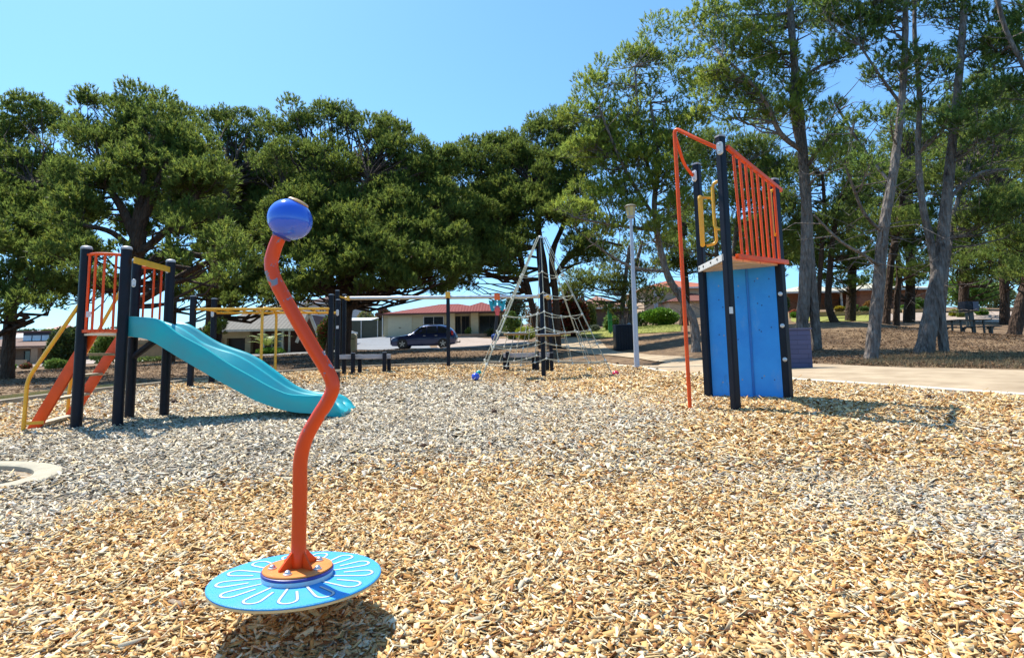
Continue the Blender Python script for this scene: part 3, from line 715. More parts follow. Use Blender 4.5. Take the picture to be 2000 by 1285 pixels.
# ================================================================== GROUND
def drape(name, poly, dz, m, step=.4, kind='structure', bumpz=0.0, skirt=0):
    """sheet following the terrain inside a ground-plan outline"""
    poly = [Vector((p[0], p[1])) for p in poly]
    x0, x1 = min(p.x for p in poly), max(p.x for p in poly); y0, y1 = min(p.y for p in poly), max(p.y for p in poly)
    bd = []
    for i, p in enumerate(poly):
        q = poly[(i+1)%len(poly)]; n = max(1, int((q-p).length/step)); bd += [p.lerp(q, k/n) for k in range(n)]
    P = np.array([(p.x,p.y) for p in poly]); gx, gy = np.meshgrid(np.arange(x0, x1, step), np.arange(y0, y1, step)); gx = gx.ravel(); gy = gy.ravel()
    ins = inside(P, gx, gy)
    pts = bd + [Vector((x,y)) for x, y in zip(gx[ins], gy[ins])]
    n = len(bd)
    r = delaunay_2d_cdt(pts, [], [list(range(n))], 1, 1e-4)
    v = np.array([(a.x,a.y) for a in r[0]]); z = G(v[:,0], v[:,1])+dz
    if bumpz: z += bumpz*(np.sin(v[:,0]*2.3+np.sin(v[:,1]*1.7)*1.3)*np.sin(v[:,1]*1.9+.7)+.5*np.sin(v[:,0]*5.1+v[:,1]*3.3))
    me = bpy.data.meshes.new(name); me.from_pydata([(a,b,c) for (a,b),c in zip(v,z)], [], [tuple(f) for f in r[2]])
    bm = bmesh.new(); bm.from_mesh(me); bmesh.ops.recalc_face_normals(bm, faces=bm.faces)
    if sum(f.normal.z for f in bm.faces) < 0: bmesh.ops.reverse_faces(bm, faces=bm.faces)
    bm.to_mesh(me); bm.free()
    me.polygons.foreach_set('use_smooth', [True]*len(me.polygons))
    o = link(name, me, m); o['kind'] = kind
    return o

def inside(P, x, y):
    r = np.zeros(len(x), bool); n = len(P); j = n-1
    for i in range(n):
        xi, yi, xj, yj = P[i,0], P[i,1], P[j,0], P[j,1]
        c = ((yi > y) != (yj > y)) & (x < (xj-xi)*(y-yi)/(yj-yi+1e-12)+xi)
        r ^= c; j = i
    return r

def ground_mat(name, cols, scales=(.35, 4, 40), rough=.95, bump=.5, bdist=.05, pos=(.36,.5,.64)):
    m, nt, b = new_mat(name); l = nt.links.new
    tc = N(nt,'ShaderNodeTexCoord')
    ns = []
    for s in scales:
        n_ = N(nt,'ShaderNodeTexNoise',Scale=s,Detail=6,Roughness=.65); l(tc.outputs['Object'], n_.inputs['Vector']); ns.append(n_)
    a = N(nt,'ShaderNodeMix',_data_type='FLOAT'); a.inputs[0].default_value=.45; l(ns[0].outputs['Fac'],a.inputs[2]); l(ns[1].outputs['Fac'],a.inputs[3])
    b2 = N(nt,'ShaderNodeMix',_data_type='FLOAT'); b2.inputs[0].default_value=.4; l(a.outputs[0],b2.inputs[2]); l(ns[2].outputs['Fac'],b2.inputs[3])
    cr = N(nt,'ShaderNodeValToRGB'); e = cr.color_ramp.elements
    e[0].position=pos[0]; e[0].color=(*cols[0],1); e[1].position=pos[2]; e[1].color=(*cols[2],1); k = e.new(pos[1]); k.color=(*cols[1],1)
    l(b2.outputs[0],cr.inputs[0]); l(cr.outputs[0],b.inputs['Base Color']); b.inputs['Roughness'].default_value=rough; b.inputs['Specular IOR Level'].default_value=.15
    bp = N(nt,'ShaderNodeBump',Strength=bump,Distance=bdist); l(ns[2].outputs['Fac'],bp.inputs['Height']); l(bp.outputs[0],b.inputs['Normal'])
    return m

dirt = ground_mat('pine_litter_soil', ((.060,.040,.026),(.18,.115,.066),(.37,.25,.14)), scales=(.45,3.5,24), pos=(.40,.5,.60))
ys = np.concatenate([np.linspace(-6, 1, 8), 1+np.geomspace(.3, 40, 130)[0:], np.geomspace(42, 60, 20), np.geomspace(62, 2500, 46)])
us = np.linspace(-1, 1, 161)
X = us[None,:]*(np.abs(ys)[:,None]*1.5+9); Y = np.repeat(ys[:,None], 161, 1)
Z = G(X.ravel(), Y.ravel()); nr_, nc_ = X.shape
me = bpy.data.meshes.new('ground'); idx = np.arange(nr_*nc_).reshape(nr_, nc_)
me.from_pydata(np.stack([X.ravel(),Y.ravel(),Z],1).tolist(), [], np.stack([idx[:-1,:-1],idx[:-1,1:],idx[1:,1:],idx[1:,:-1]],-1).reshape(-1,4).tolist())
me.polygons.foreach_set('use_smooth', [True]*len(me.polygons))
struct(link('ground', me, dirt))

def gp2(l_): return [GP(x,y).xy for x,y in l_]
# wood chip bed
left_edge = [(-60,806),(0,795),(120,778),(240,764),(330,754),(400,746),(480,738),(560,731),(640,725),(720,721),(800,718),(876,716),(1000,713),(1090,712),(1185,713)]
kerb_line = [(1185,713),(1250,720),(1320,731),(1380,738),(1450,742),(1545,747),(1700,758),(1850,769),(2000,780),(2200,797),(2500,824)]
E1, K1 = gp2(left_edge), gp2(kerb_line)
bed = [Vector((-9,-5)), Vector((-13,4)), Vector((-14,9))] + [Vector(p) for p in E1] + [Vector(p) for p in K1[1:]] + [Vector((9.5,3)), Vector((9,0)), Vector((7,-5))]
m, nt, b_ = new_mat('wood_chip_bed'); l = nt.links.new
tc = N(nt,'ShaderNodeTexCoord'); mp = N(nt,'ShaderNodeMapping'); mp.inputs['Scale'].default_value=(18,34,20)
nz = N(nt,'ShaderNodeTexNoise',Scale=3,Detail=3); 
vo = N(nt,'ShaderNodeTexVoronoi',Scale=1.2); l(tc.outputs['Object'],mp.inputs[0]); l(mp.outputs[0],vo.inputs['Vector'])
cr = N(nt,'ShaderNodeValToRGB'); e = cr.color_ramp.elements; e[0].position=.0; e[0].color=(.10,.055,.025,1); e[1].position=1; e[1].color=(.50,.40,.27,1); q=e.new(.4); q.color=(.36,.22,.09,1); q=e.new(.7); q.color=(.28,.22,.15,1)
sp_ = N(nt,'ShaderNodeSeparateColor'); l(vo.outputs['Color'],sp_.inputs[0]); l(sp_.outputs[0],cr.inputs[0]); l(cr.outputs[0],b_.inputs['Base Color']); b_.inputs['Roughness'].default_value=.9
bp = N(nt,'ShaderNodeBump',Strength=.8,Distance=.02); l(vo.outputs['Distance'],bp.inputs['Height']); bp.invert=True; l(bp.outputs[0],b_.inputs['Normal'])
drape('wood_chip_bed', bed, .012, m, .35)

# loose chips: thousands of tapered slivers lying every way up
greys = [(120,900,330,90,.85),(350,860,300,60,.6),(760,850,330,70,.9),(1000,800,250,45,.7),(640,772,240,22,.95),(880,778,230,20,.8),(380,800,250,24,.6),(950,760,160,12,.4),(1500,940,330,45,.5),(1750,985,260,70,.5),(1980,1100,140,160,.45),(1250,850,120,60,.5),(1720,860,220,22,.45),(60,1010,120,60,.7),(1650,765,300,10,.3),(300,775,300,12,.5)]
golds = [(1500,860,230,50,.7),(1600,1200,500,160,.5),(1000,1100,600,200,.7),(650,1000,400,60,.6),(1150,760,200,18,.8),(1560,800,150,14,.7),(700,735,120,8,.7),(420,770,60,8,.6),(1400,1000,160,60,.35)]
def field(x, y, z):
    # weathering of the chips: grey patches and freshly topped up gold patches on the ground plan
    out = np.zeros(len(x))
    for lst, sg in ((greys,1),(golds,-1)):
        for px, py, rx, ry, a in lst:
            c = GP(px,py); cx = GP(px+rx,py); cyn = GP(px,min(1280,py+ry)); sx = abs(cx.x-c.x)+.05; sy = abs(c.y-cyn.y)*1.25+.1
            out += sg*a*np.exp(-(((x-c.x)/sx)**2+((y-c.y)/sy)**2)*.8)
    out += .22*np.sin(x*1.9+1.1*np.sin(y*1.3))*np.sin(y*1.6+np.sin(x*.9))
    return out
def chips(name, y0, y1, dens, lmul, seed, thick=1.0, area_poly=None, palette=None, cat='stuff'):
    r = np.random.default_rng(seed)
    half = lambda y: .98*y+(2.6 if y0 < 8 and area_poly is None else .9)
    area = (half(y0)+half(y1))*(y1-y0); n = int(area*dens)
    u = r.random(n); y = np.sqrt(y0**2+(y1**2-y0**2)*u); x = (r.random(n)*2-1)*half(y)
    ins = inside(np.array([(p[0],p[1]) for p in (area_poly or bed)]), x, y)
    ins &= ~(((x-RC[0])/RR[0])**2+((y-RC[1])/RR[1])**2 < 1.0) | (((x-RC[0])/(RR[0]-.3))**2+((y-RC[1])/(RR[1]-.3))**2 < 1.0)
    x, y = x[ins], y[ins]; n = len(x)
    z = G(x, y)+.012
    mound = .018*np.sin(x*3.1+np.sin(y*2.2))*np.sin(y*2.7)+.012*np.sin(x*7.3+y*1.9)*np.sin(y*6.1-x*2.2)
    L = np.clip(r.lognormal(math.log(.040), .52, n), .012, .13)*lmul; Wd = np.clip(L*r.uniform(.22,.75,n), .007, .034*lmul); spl = r.random(n) < .09; L = np.where(spl, L*1.9, L); Wd = np.where(spl, np.minimum(Wd*.5, .010*lmul), Wd); T = r.uniform(.0018,.006,n)*lmul*thick
    yaw = r.random(n)*2*pi; pit = r.normal(0,.33,n); rol = r.normal(0,.5,n)
    cy_, sy_, cp, sp2, crr, sr = np.cos(yaw), np.sin(yaw), np.cos(pit), np.sin(pit), np.cos(rol), np.sin(rol)
    ax_ = np.stack([cy_*cp, sy_*cp, sp2],1); ay_ = np.stack([cy_*sp2*sr-sy_*crr, sy_*sp2*sr+cy_*crr, -cp*sr],1); az_ = np.cross(ax_, ay_)
    az_ *= np.sign(az_[:,2:3])
    c = np.stack([x,y,z+mound*.6+.018+.006+r.random(n)**2*.022*lmul],1)
    tp = r.uniform(.25,1,(n,2)); sh = r.uniform(-.5,.5,(n,2))
    vs = np.empty((n,8,3))
    i = 0
    for sz in (-1,1):
        for (sx, sy2) in ((-1,-1),(1,-1),(1,1),(-1,1)):
            e_ = 0 if sx < 0 else 1
            vs[:,i] = c + ax_*(sx*L/2+sy2*sh[:,e_]*Wd*.5)[:,None] + ay_*(sy2*Wd/2*tp[:,e_])[:,None] + az_*(sz*T/2)[:,None]; i += 1
    fq = np.array([(4,5,6,7),(0,1,5,4),(1,2,6,5),(2,3,7,6),(3,0,4,7)])
    faces = (np.arange(n)[:,None,None]*8+fq[None]).reshape(-1,4)
    g = field(x,y,z)+r.normal(0,.24,n)
    gold = np.array([(.80,.54,.25),(.70,.42,.155),(.86,.67,.39),(.60,.31,.10),(.90,.765,.52),(.33,.15,.06),(.82,.56,.25)])
    grey = np.array([(.68,.59,.44),(.50,.42,.31),(.78,.70,.54),(.27,.205,.145),(.72,.54,.31),(.56,.50,.41),(.80,.66,.44)])
    wg = (g > .5+r.normal(0,.3,n))
    col = np.where(wg[:,None], grey[r.integers(0,7,n)], gold[r.integers(0,7,n)])*r.uniform(.58,1.0,n)[:,None]
    if palette is not None: col = np.array(palette)[r.integers(0,len(palette),n)]*r.uniform(.6,1.1,n)[:,None]
    me = bpy.data.meshes.new(name); nf = len(faces)
    me.vertices.add(n*8); me.vertices.foreach_set('co', vs.ravel())
    me.loops.add(nf*4); me.loops.foreach_set('vertex_index', faces.ravel().astype(np.int32))
    me.polygons.add(nf); me.polygons.foreach_set('loop_start', (np.arange(nf)*4).astype(np.int32))
    me.update(calc_edges=True)
    at = me.attributes.new('col','FLOAT_COLOR','FACE')
    fc = np.ones((n,5,4)); fc[:,:,:3] = np.clip(col,0,1)[:,None,:]; at.data.foreach_set('color', fc.ravel())
    o = link(name, me, chipm); o['kind'] = 'stuff'
    return o
chipm = attr_mat('wood_chip', .85, 0, .12)
# concrete ring half buried at the left, chips inside it
ra_, rb_, rc_ = GP(122,938), GP(60,984), GP(60,917)
RR = (1.0, 0.0); RC = (ra_.x-1.0, (rb_.y+rc_.y)/2); RR = (1.0, abs(rc_.y-rb_.y)/2*1.14)
chips('wood_chips', 1.15, 4.2, 9500, .78, 1); chips('wood_chips', 4.2, 8.5, 3600, .98, 2); chips('wood_chips', 8.5, 21, 1000, 1.45, 3, .9)
brn = [(.13,.07,.038),(.20,.115,.058),(.08,.048,.03),(.27,.175,.095),(.16,.11,.07)]
chips('bark_litter', 9, 30, 190, 1.1, 9, .5, gp2([(1545,712),(1640,714),(1700,717),(1900,721),(2090,726),(2120,668),(1900,650),(1700,645),(1560,650)]), brn)
chips('bark_litter', 12, 34, 60, 1.3, 10, .5, gp2([(-40,778),(120,762),(400,742),(640,722),(876,712),(1100,705),(1100,690),(700,686),(300,704),(-40,724)]), brn)
mb = MB(); n = 72; vs = []
for k in range(n):
    a = 2*pi*k/n; cx, cy = cos(a), sin(a); z = gz(RC[0]+RR[0]*cx, RC[1]+RR[1]*cy)
    for q, h in ((1.0,-.03),(1.0,.025),(.985,.045),(.955,.052),(.79,.040),(.77,.030),(.76,-.03)):
        vs.append((RC[0]+RR[0]*cx*q, RC[1]+RR[1]*cy*(1-(1-q)*1.0), z+h+.012))
m_ = 7
mb.add(vs, [(k*m_+j, ((k+1)%n)*m_+j, ((k+1)%n)*m_+j+1, k*m_+j+1) for k in range(n) for j in range(m_-1)])
o = mb.build('concrete_ring', mat('pale_concrete', (.43,.37,.255), .85, .15, 7, bump=.3, bscale=90), None); tag(o, 'cream concrete ring half sunk in the wood chips', 'concrete ring')

# timber edging, kerb, paved path
def strip(name, line, w, h, m, kind='structure', d0=-.1):
    P = [Vector(p) for p in line]; mb = MB(); Q = []
    for i in range(len(P)-1):
        n_ = max(1,int((P[i+1]-P[i]).length/.5)); Q += [P[i].lerp(P[i+1],k/n_) for k in range(n_)]
    Q.append(P[-1]); vs = []
    for i, p in enumerate(Q):
        t = (Q[min(i+1,len(Q)-1)]-Q[max(i-1,0)]).normalized(); nn_ = Vector((-t.y,t.x)); z = gz(p.x,p.y)
        for o_, hh in ((w/2,d0),(w/2,h-.01),(w/2-.012,h),(-w/2+.012,h),(-w/2,h-.01),(-w/2,d0)):
            q = p+nn_*o_; vs.append((q.x,q.y,z+hh))
    mb.add(vs, [(i*6+j,(i+1)*6+j,(i+1)*6+j+1,i*6+j+1) for i in range(len(Q)-1) for j in range(5)]+[(0,1,2,3,4,5),tuple((len(Q)-1)*6+j for j in (5,4,3,2,1,0))])
    o = mb.build(name, m, None, smooth=30); o['kind'] = kind; return o
strip('timber_edging', E1, .12, .13, mat('weathered_timber', (.34,.27,.18), .8, .3, 3, stretch=(1,1,12), bump=.3, bscale=30))
conc = mat('kerb_concrete', (.60,.54,.42), .8, .12, 6, bump=.2, bscale=80)
strip('kerb', K1, .16, .07, conc)
pm, nt, b_ = new_mat('paver_path'); l = nt.links.new
tc = N(nt,'ShaderNodeTexCoord'); bk = N(nt,'ShaderNodeTexBrick'); bk.inputs['Color1'].default_value=(.49,.37,.23,1); bk.inputs['Color2'].default_value=(.42,.31,.19,1); bk.inputs['Mortar'].default_value=(.38,.28,.17,1); bk.inputs['Scale'].default_value=1; bk.inputs['Brick Width'].default_value=.23; bk.inputs['Row Height'].default_value=.115; bk.inputs['Mortar Size'].default_value=.004
nz = N(nt,'ShaderNodeTexNoise',Scale=1.6,Detail=6); l(tc.outputs['Object'],nz.inputs['Vector']); l(tc.outputs['Object'],bk.inputs['Vector'])
mx = N(nt,'ShaderNodeMix',_data_type='RGBA',_blend_type='MULTIPLY'); mx.inputs[0].default_value=.85; cr = N(nt,'ShaderNodeValToRGB'); cr.color_ramp.elements[0].color=(.66,.62,.57,1); cr.color_ramp.elements[0].position=.3; cr.color_ramp.elements[1].position=.6
l(nz.outputs['Fac'],cr.inputs[0]); l(bk.outputs[0],mx.inputs[6]); l(cr.outputs[0],mx.inputs[7]); l(mx.outputs[2],b_.inputs['Base Color']); b_.inputs['Roughness'].default_value=.85
path = gp2(kerb_line)+gp2([(2500,748),(2200,733),(2000,726),(1900,723),(1780,721),(1700,718),(1640,715),(1590,713),(1543,712),(1480,709),(1400,704),(1377,706),(1333,698),(1268,694),(1202,687),(1185,680),(1172,665),(1120,660),(1085,664),(1098,680),(1130,690),(1190,695),(1250,702),(1300,709),(1285,716),(1240,716)])
drape('paved_path', path, .03, pm, .4)
# verge lawns, road, driveway, gravel verge
lawn = ground_mat('dry_lawn', ((.16,.17,.035),(.26,.26,.06),(.36,.34,.10)), scales=(.3,2,30))
road = ground_mat('road_asphalt', ((.20,.19,.18),(.25,.24,.22),(.30,.28,.26)), scales=(.2,2,60), bump=.2)
pale = ground_mat('pale_driveway', ((.19,.195,.20),(.24,.245,.25),(.30,.30,.30)), scales=(.3,3,60), bump=.2)
grav = ground_mat('pink_gravel', ((.26,.20,.16),(.38,.30,.24),(.48,.40,.33)), scales=(.5,4,40))
drygrass = ground_mat('dry_grass', ((.22,.17,.07),(.34,.28,.11),(.46,.38,.17)), scales=(.6,3,30))
drape('verge_lawn', gp2([(1060,664),(1110,657),(1172,662),(1195,660),(1245,653),(1330,648),(1332,634),(1245,636),(1130,645),(1060,650)]), .03, lawn, .8)
drape('front_lawn', gp2([(1545,628),(1590,631),(1660,628),(1705,622),(1705,616),(1640,618),(1545,620)]), .03, lawn, .8)
drape('driveway', gp2([(684,683),(700,660),(800,658),(830,660),(860,683)]), .03, pale, .7)
drape('gravel_verge', gp2([(866,683),(848,661),(900,657),(995,662),(1040,672),(980,676),(930,680)]), .03, grav, .7)
drape('street', gp2([(1560,620),(1700,629),(1790,633),(2100,636),(2300,630),(2300,612),(2000,611),(1790,611),(1700,614),(1560,618)])if False else gp2([(1735,627),(1900,630),(2100,634),(2100,612),(1900,609),(1735,613)]), .035, grav, .9)
drape('side_street', gp2([(430,702),(560,694),(690,690),(684,684),(560,689),(430,693)]), .03, road, .8)
drape('grass_strip', gp2([(-60,803),(0,793),(120,776),(240,762),(330,752),(240,752),(120,764),(0,778),(-60,784)]), .02, drygrass, .5)
drape('left_verge', gp2([(-60,722),(60,717),(160,712),(300,704),(300,697),(160,703),(60,709),(-60,714)]), .03, grav, .8)

# tufts of dry grass under the pines
def tufts(name, n, poly, hmin, hmax, cols, seed):
    r = np.random.default_rng(seed); P = np.array([GP(x,y).xy for x,y in poly])
    x = r.uniform(P[:,0].min(), P[:,0].max(), n*4); y = r.uniform(P[:,1].min(), P[:,1].max(), n*4)
    k = inside(P, x, y); x, y = x[k][:n], y[k][:n]; n = len(x); z = G(x,y)
    nb = 7; vs = np.empty((n,nb,3,3))
    for j in range(nb):
        a = r.random(n)*2*pi; h = r.uniform(hmin,hmax,n); o = np.stack([x+r.normal(0,.03,n), y+r.normal(0,.03,n), z],1); t = np.stack([np.cos(a),np.sin(a),0*a],1)
        vs[:,j,0] = o+t*.006; vs[:,j,1] = o-t*.006; vs[:,j,2] = o+np.stack([np.sin(a*3)*h*.4,np.cos(a*2)*h*.4,h],1)
    m_ = n*nb; me = bpy.data.meshes.new(name); me.vertices.add(m_*3); me.vertices.foreach_set('co', vs.ravel()); me.loops.add(m_*3); me.loops.foreach_set('vertex_index', np.arange(m_*3,dtype=np.int32)); me.polygons.add(m_); me.polygons.foreach_set('loop_start',(np.arange(m_)*3).astype(np.int32)); me.update(calc_edges=True)
    at = me.attributes.new('col','FLOAT_COLOR','FACE'); c = np.ones((m_,4)); c[:,:3] = np.array(cols)[r.integers(0,len(cols),m_)]; at.data.foreach_set('color', c.ravel())
    o = link(name, me, attr_mat(name+'_blade', .8, .2)); o['kind'] = 'stuff'
tufts('dry_grass_tufts', 1100, [(1640,713),(1750,717),(2060,722),(2060,690),(1850,690),(1700,700)], .04, .16, [(.24,.17,.08),(.17,.12,.06),(.32,.25,.13)], 4)
tufts('short_grass', 6000, [(-60,803),(0,793),(240,762),(330,752),(240,752),(0,778),(-60,784)], .03, .08, [(.38,.31,.13),(.30,.27,.09),(.46,.38,.18)], 5)
tufts('lawn_grass', 5000, [(1060,664),(1110,657),(1172,662),(1245,653),(1330,648),(1332,634),(1245,636),(1060,650)], .05, .11, [(.24,.27,.05),(.34,.34,.09),(.18,.22,.04)], 6)

# pine cones dropped on the chips
cone_m = mat('pine_cone_brown', (.10,.045,.02), .7, .4, 40)
def cone_mesh():
    mb = MB(); prof = [(.004,-.03),(.016,-.026),(.026,-.014),(.029,0),(.026,.014),(.018,.027),(.006,.036)]
    mb.lathe(prof, (0,0,0), 12)
    for i in range(9):
        for k in range(8):
            a = 2*pi*(k+(i%2)/2)/8; z = -.022+i*.006; r = np.interp(z, [q[1] for q in prof], [q[0] for q in prof])
            c = Vector((r*cos(a), r*sin(a), z)); mb.bar(c*.8, c+Vector((cos(a)*.006,sin(a)*.006,.003)), .011, .004)
    return mb
cz = None
for i, (px, py) in enumerate([(1063,749),(1050,752),(1011,737),(962,734),(985,759),(1029,747),(966,812),(874,783),(852,760),(340,792),(1158,715),(1172,716),(1206,714),(1247,727),(1284,727),(1320,735),(1813,787),(827,884),(305,760),(1735,768)]):
    if cz is None:
        cz = cone_mesh().build('pine_cone', cone_m); o = cz
    else:
        o = cz.copy(); COL.objects.link(o)
    g = GP(px, py); s = 1.5 if g.y > 9 else 1.25
    o.location = (g.x, g.y, g.z+.012+.028*s); o.rotation_euler = (random.uniform(1,2), random.uniform(-.5,.5), random.uniform(0,6)); o.scale = (s,)*3
    tag(o, 'brown pine cone dropped on the wood chips', 'pine cone', 'pine cones fallen on the chips')
# ================================================================== HOUSES, CAR, FENCES
def brick(name, c1, c2, mortar, w=.24, h=.086):
    m, nt, b_ = new_mat(name); l = nt.links.new
    tc = N(nt,'ShaderNodeTexCoord'); mp = N(nt,'ShaderNodeMapping'); mp.inputs['Rotation'].default_value=(pi/2,0,0)
    bk = N(nt,'ShaderNodeTexBrick'); bk.inputs['Color1'].default_value=(*c1,1); bk.inputs['Color2'].default_value=(*c2,1); bk.inputs['Mortar'].default_value=(*mortar,1)
    bk.inputs['Scale'].default_value=1; bk.inputs['Brick Width'].default_value=w; bk.inputs['Row Height'].default_value=h; bk.inputs['Mortar Size'].default_value=.008
    l(tc.outputs['Object'],mp.inputs[0]); l(mp.outputs[0],bk.inputs['Vector']); l(bk.outputs[0],b_.inputs['Base Color']); b_.inputs['Roughness'].default_value=.8
    return m
def tiles(name, c, dark, ax='Z', scale=3.4):
    m, nt, b_ = new_mat(name); l = nt.links.new
    tc = N(nt,'ShaderNodeTexCoord'); wv = N(nt,'ShaderNodeTexWave',Scale=scale,Distortion=.15); wv.bands_direction=ax; wv.wave_profile='SAW'
    w2 = N(nt,'ShaderNodeTexWave',Scale=1.1); w2.bands_direction='X'
    nz = N(nt,'ShaderNodeTexNoise',Scale=2.5,Detail=5); cr = N(nt,'ShaderNodeValToRGB'); cr.color_ramp.elements[0].color=(*dark,1); cr.color_ramp.elements[1].color=(*c,1); cr.color_ramp.elements[1].position=.35
    l(tc.outputs['Object'],wv.inputs['Vector']); l(tc.outputs['Object'],w2.inputs['Vector']); l(tc.outputs['Object'],nz.inputs['Vector']); l(wv.outputs['Fac'],cr.inputs[0])
    mx = N(nt,'ShaderNodeMix',_data_type='RGBA',_blend_type='MULTIPLY'); mx.inputs[0].default_value=.35; l(cr.outputs[0],mx.inputs[6]); l(nz.outputs['Fac'],mx.inputs[7]); l(mx.outputs[2],b_.inputs['Base Color'])
    bp = N(nt,'ShaderNodeBump',Strength=.6,Distance=.04); l(w2.outputs['Fac'],bp.inputs['Height']); l(bp.outputs[0],b_.inputs['Normal']); b_.inputs['Roughness'].default_value=.75; b_.inputs['Specular IOR Level'].default_value=.15
    return m
glass = mat('dark_window_glass', (.02,.025,.03), .08, .1, 2, spec=.8)
sheer = mat('pale_window', (.45,.52,.60), .15, .15, 2, spec=.8)
wht = mat('white_trim', (.68,.66,.60), .5)
def hip(mb, x0, x1, y0, y1, z, h, ov=.5, ridge=None):
    x0 -= ov; x1 += ov; y0 -= ov; y1 += ov; d = (y1-y0)/2; ym = (y0+y1)/2; rx0, rx1 = (x0+d, x1-d) if x1-x0 > 2*d else ((x0+x1)/2-.01, (x0+x1)/2+.01)
    mb.add([(x0,y0,z),(x1,y0,z),(x1,y1,z),(x0,y1,z),(rx0,ym,z+h),(rx1,ym,z+h)], [(0,1,5,4),(1,2,5),(2,3,4,5),(3,0,4),(3,2,1,0)])
    return [(x0,y0),(x1,y0),(x1,y1),(x0,y1)]
def gutter(parent, lp, z, m, name='gutter'):
    mb = MB()
    for i in range(4): a, b_ = lp[i], lp[(i+1)%4]; mb.bar((*a,z-.07),(*b_,z-.07), .09, .16)
    return mb.build(name, m, parent, smooth=0)
def window(parent, x0, x1, z0, z1, y, g=None, fr=None, mull=1):
    mb = MB(); t = .06
    for c, s in ((((x0+x1)/2,y-.03,z0),(x1-x0+t,.08,t)),(((x0+x1)/2,y-.03,z1),(x1-x0+t,.08,t)),((x0,y-.03,(z0+z1)/2),(t,.08,z1-z0-t)),((x1,y-.03,(z0+z1)/2),(t,.08,z1-z0-t))): mb.box(c, s)
    for k in range(1, mull+1): mb.box((x0+(x1-x0)*k/(mull+1), y-.028, (z0+z1)/2), (.04,.06,z1-z0-t))
    f = mb.build('window', fr or wht, parent, smooth=0)
    mb = MB(); mb.box(((x0+x1)/2,y-.012,(z0+z1)/2), (x1-x0-.02,.02,z1-z0-.02)); mb.build('pane', g or glass, f, smooth=0)
def X_(px, py, Y): return W(px, py, Y).x
def Z_(px, py, Y): return W(px, py, Y).z

# --- cream brick house with the red roof
Yh = 55.0
hb = W(865,657,Yh); z0 = hb.z-.4; ze = Z_(865,612,Yh)
cream = brick('cream_brick', (.56,.48,.27), (.50,.42,.23), (.56,.51,.38))
h1 = thing('brick_house', hb, 'cream brick house with a hipped red tile roof behind the blue car', 'house')
x0, x1 = X_(748,640,Yh), X_(986,640,Yh)
xa, xb = X_(886,640,Yh), X_(922,640,Yh)
mb = MB(); mb.box(((x0+x1)/2, Yh+5.2, (z0+ze)/2), (x1-x0, 10, ze-z0)); wl = mb.build('wall', cream, h1, smooth=0)
red = tiles('red_roof_tiles', (.27,.055,.038), (.08,.016,.012))
mb = MB(); lp = hip(mb, x0, x1, Yh+.2, Yh+10.2, ze, Z_(850,593,Yh+5)-ze-.05, .45); rf = mb.build('roof', red, h1, smooth=0)
gutter(rf, lp, ze+.05, mat('brown_gutter', (.09,.035,.025), .5))
mb = MB(); lp2 = hip(mb, X_(884,640,Yh), X_(992,640,Yh), Yh-.9, Yh+6.5, ze+.006, Z_(918,590,Yh+2.5)-ze, .35); r2 = mb.build('roof', red, h1, smooth=0)
gutter(r2, lp2, ze+.05, mat('brown_gutter2', (.09,.035,.025), .5))
mb = MB(); gx0, gx1 = X_(757,640,Yh), X_(804,640,Yh); mb.box(((gx0+gx1)/2, Yh+.17, (z0+.4+Z_(780,617,Yh))/2), (gx1-gx0,.06,Z_(780,617,Yh)-z0-.4)); gd = mb.build('garage_door', mat('cream_door', (.58,.52,.34), .5, .04, 4), h1, smooth=0)
mb = MB(); mb.box(((gx0+gx1)/2, Yh+.13, Z_(780,640,Yh)), (.22,.03,.06)); mb.build('handle', M['black'], gd, smooth=0)
window(h1, X_(827,640,Yh), X_(866,640,Yh), Z_(846,640,Yh), Z_(846,618,Yh), Yh+.2)
for a, b2, gl in ((888,899,glass),(902,916,glass),(937,976,glass)): window(h1, X_(a,640,Yh), X_(b2,640,Yh), Z_(900,655,Yh)+.02, Z_(900,618,Yh), Yh+.2, gl, mat('dark_frame', (.05,.045,.04), .5))
for px in (884, 927):
    mb = MB(); c = W(px, 640, Yh-.6); w_ = .45 if px < 900 else .72; mb.box((c.x, Yh-.4, (z0+ze)/2), (w_,.4,ze-z0)); mb.build('pillar', cream, h1, smooth=0)
mb = MB(); mb.tube([(x0-.04,Yh-.0,ze),(x0-.04,Yh,z0+.3)], .05, 8); mb.build('downpipe', wht, h1)
mb = MB(); mb.box(((X_(890,655,Yh)+X_(950,655,Yh))/2, Yh-1.4, Z_(920,656,Yh-1)), (3.3,.4,.35)); mb.build('porch_edge', brick('porch_brick', (.40,.22,.10),(.34,.18,.09),(.45,.38,.3)), h1, smooth=0)
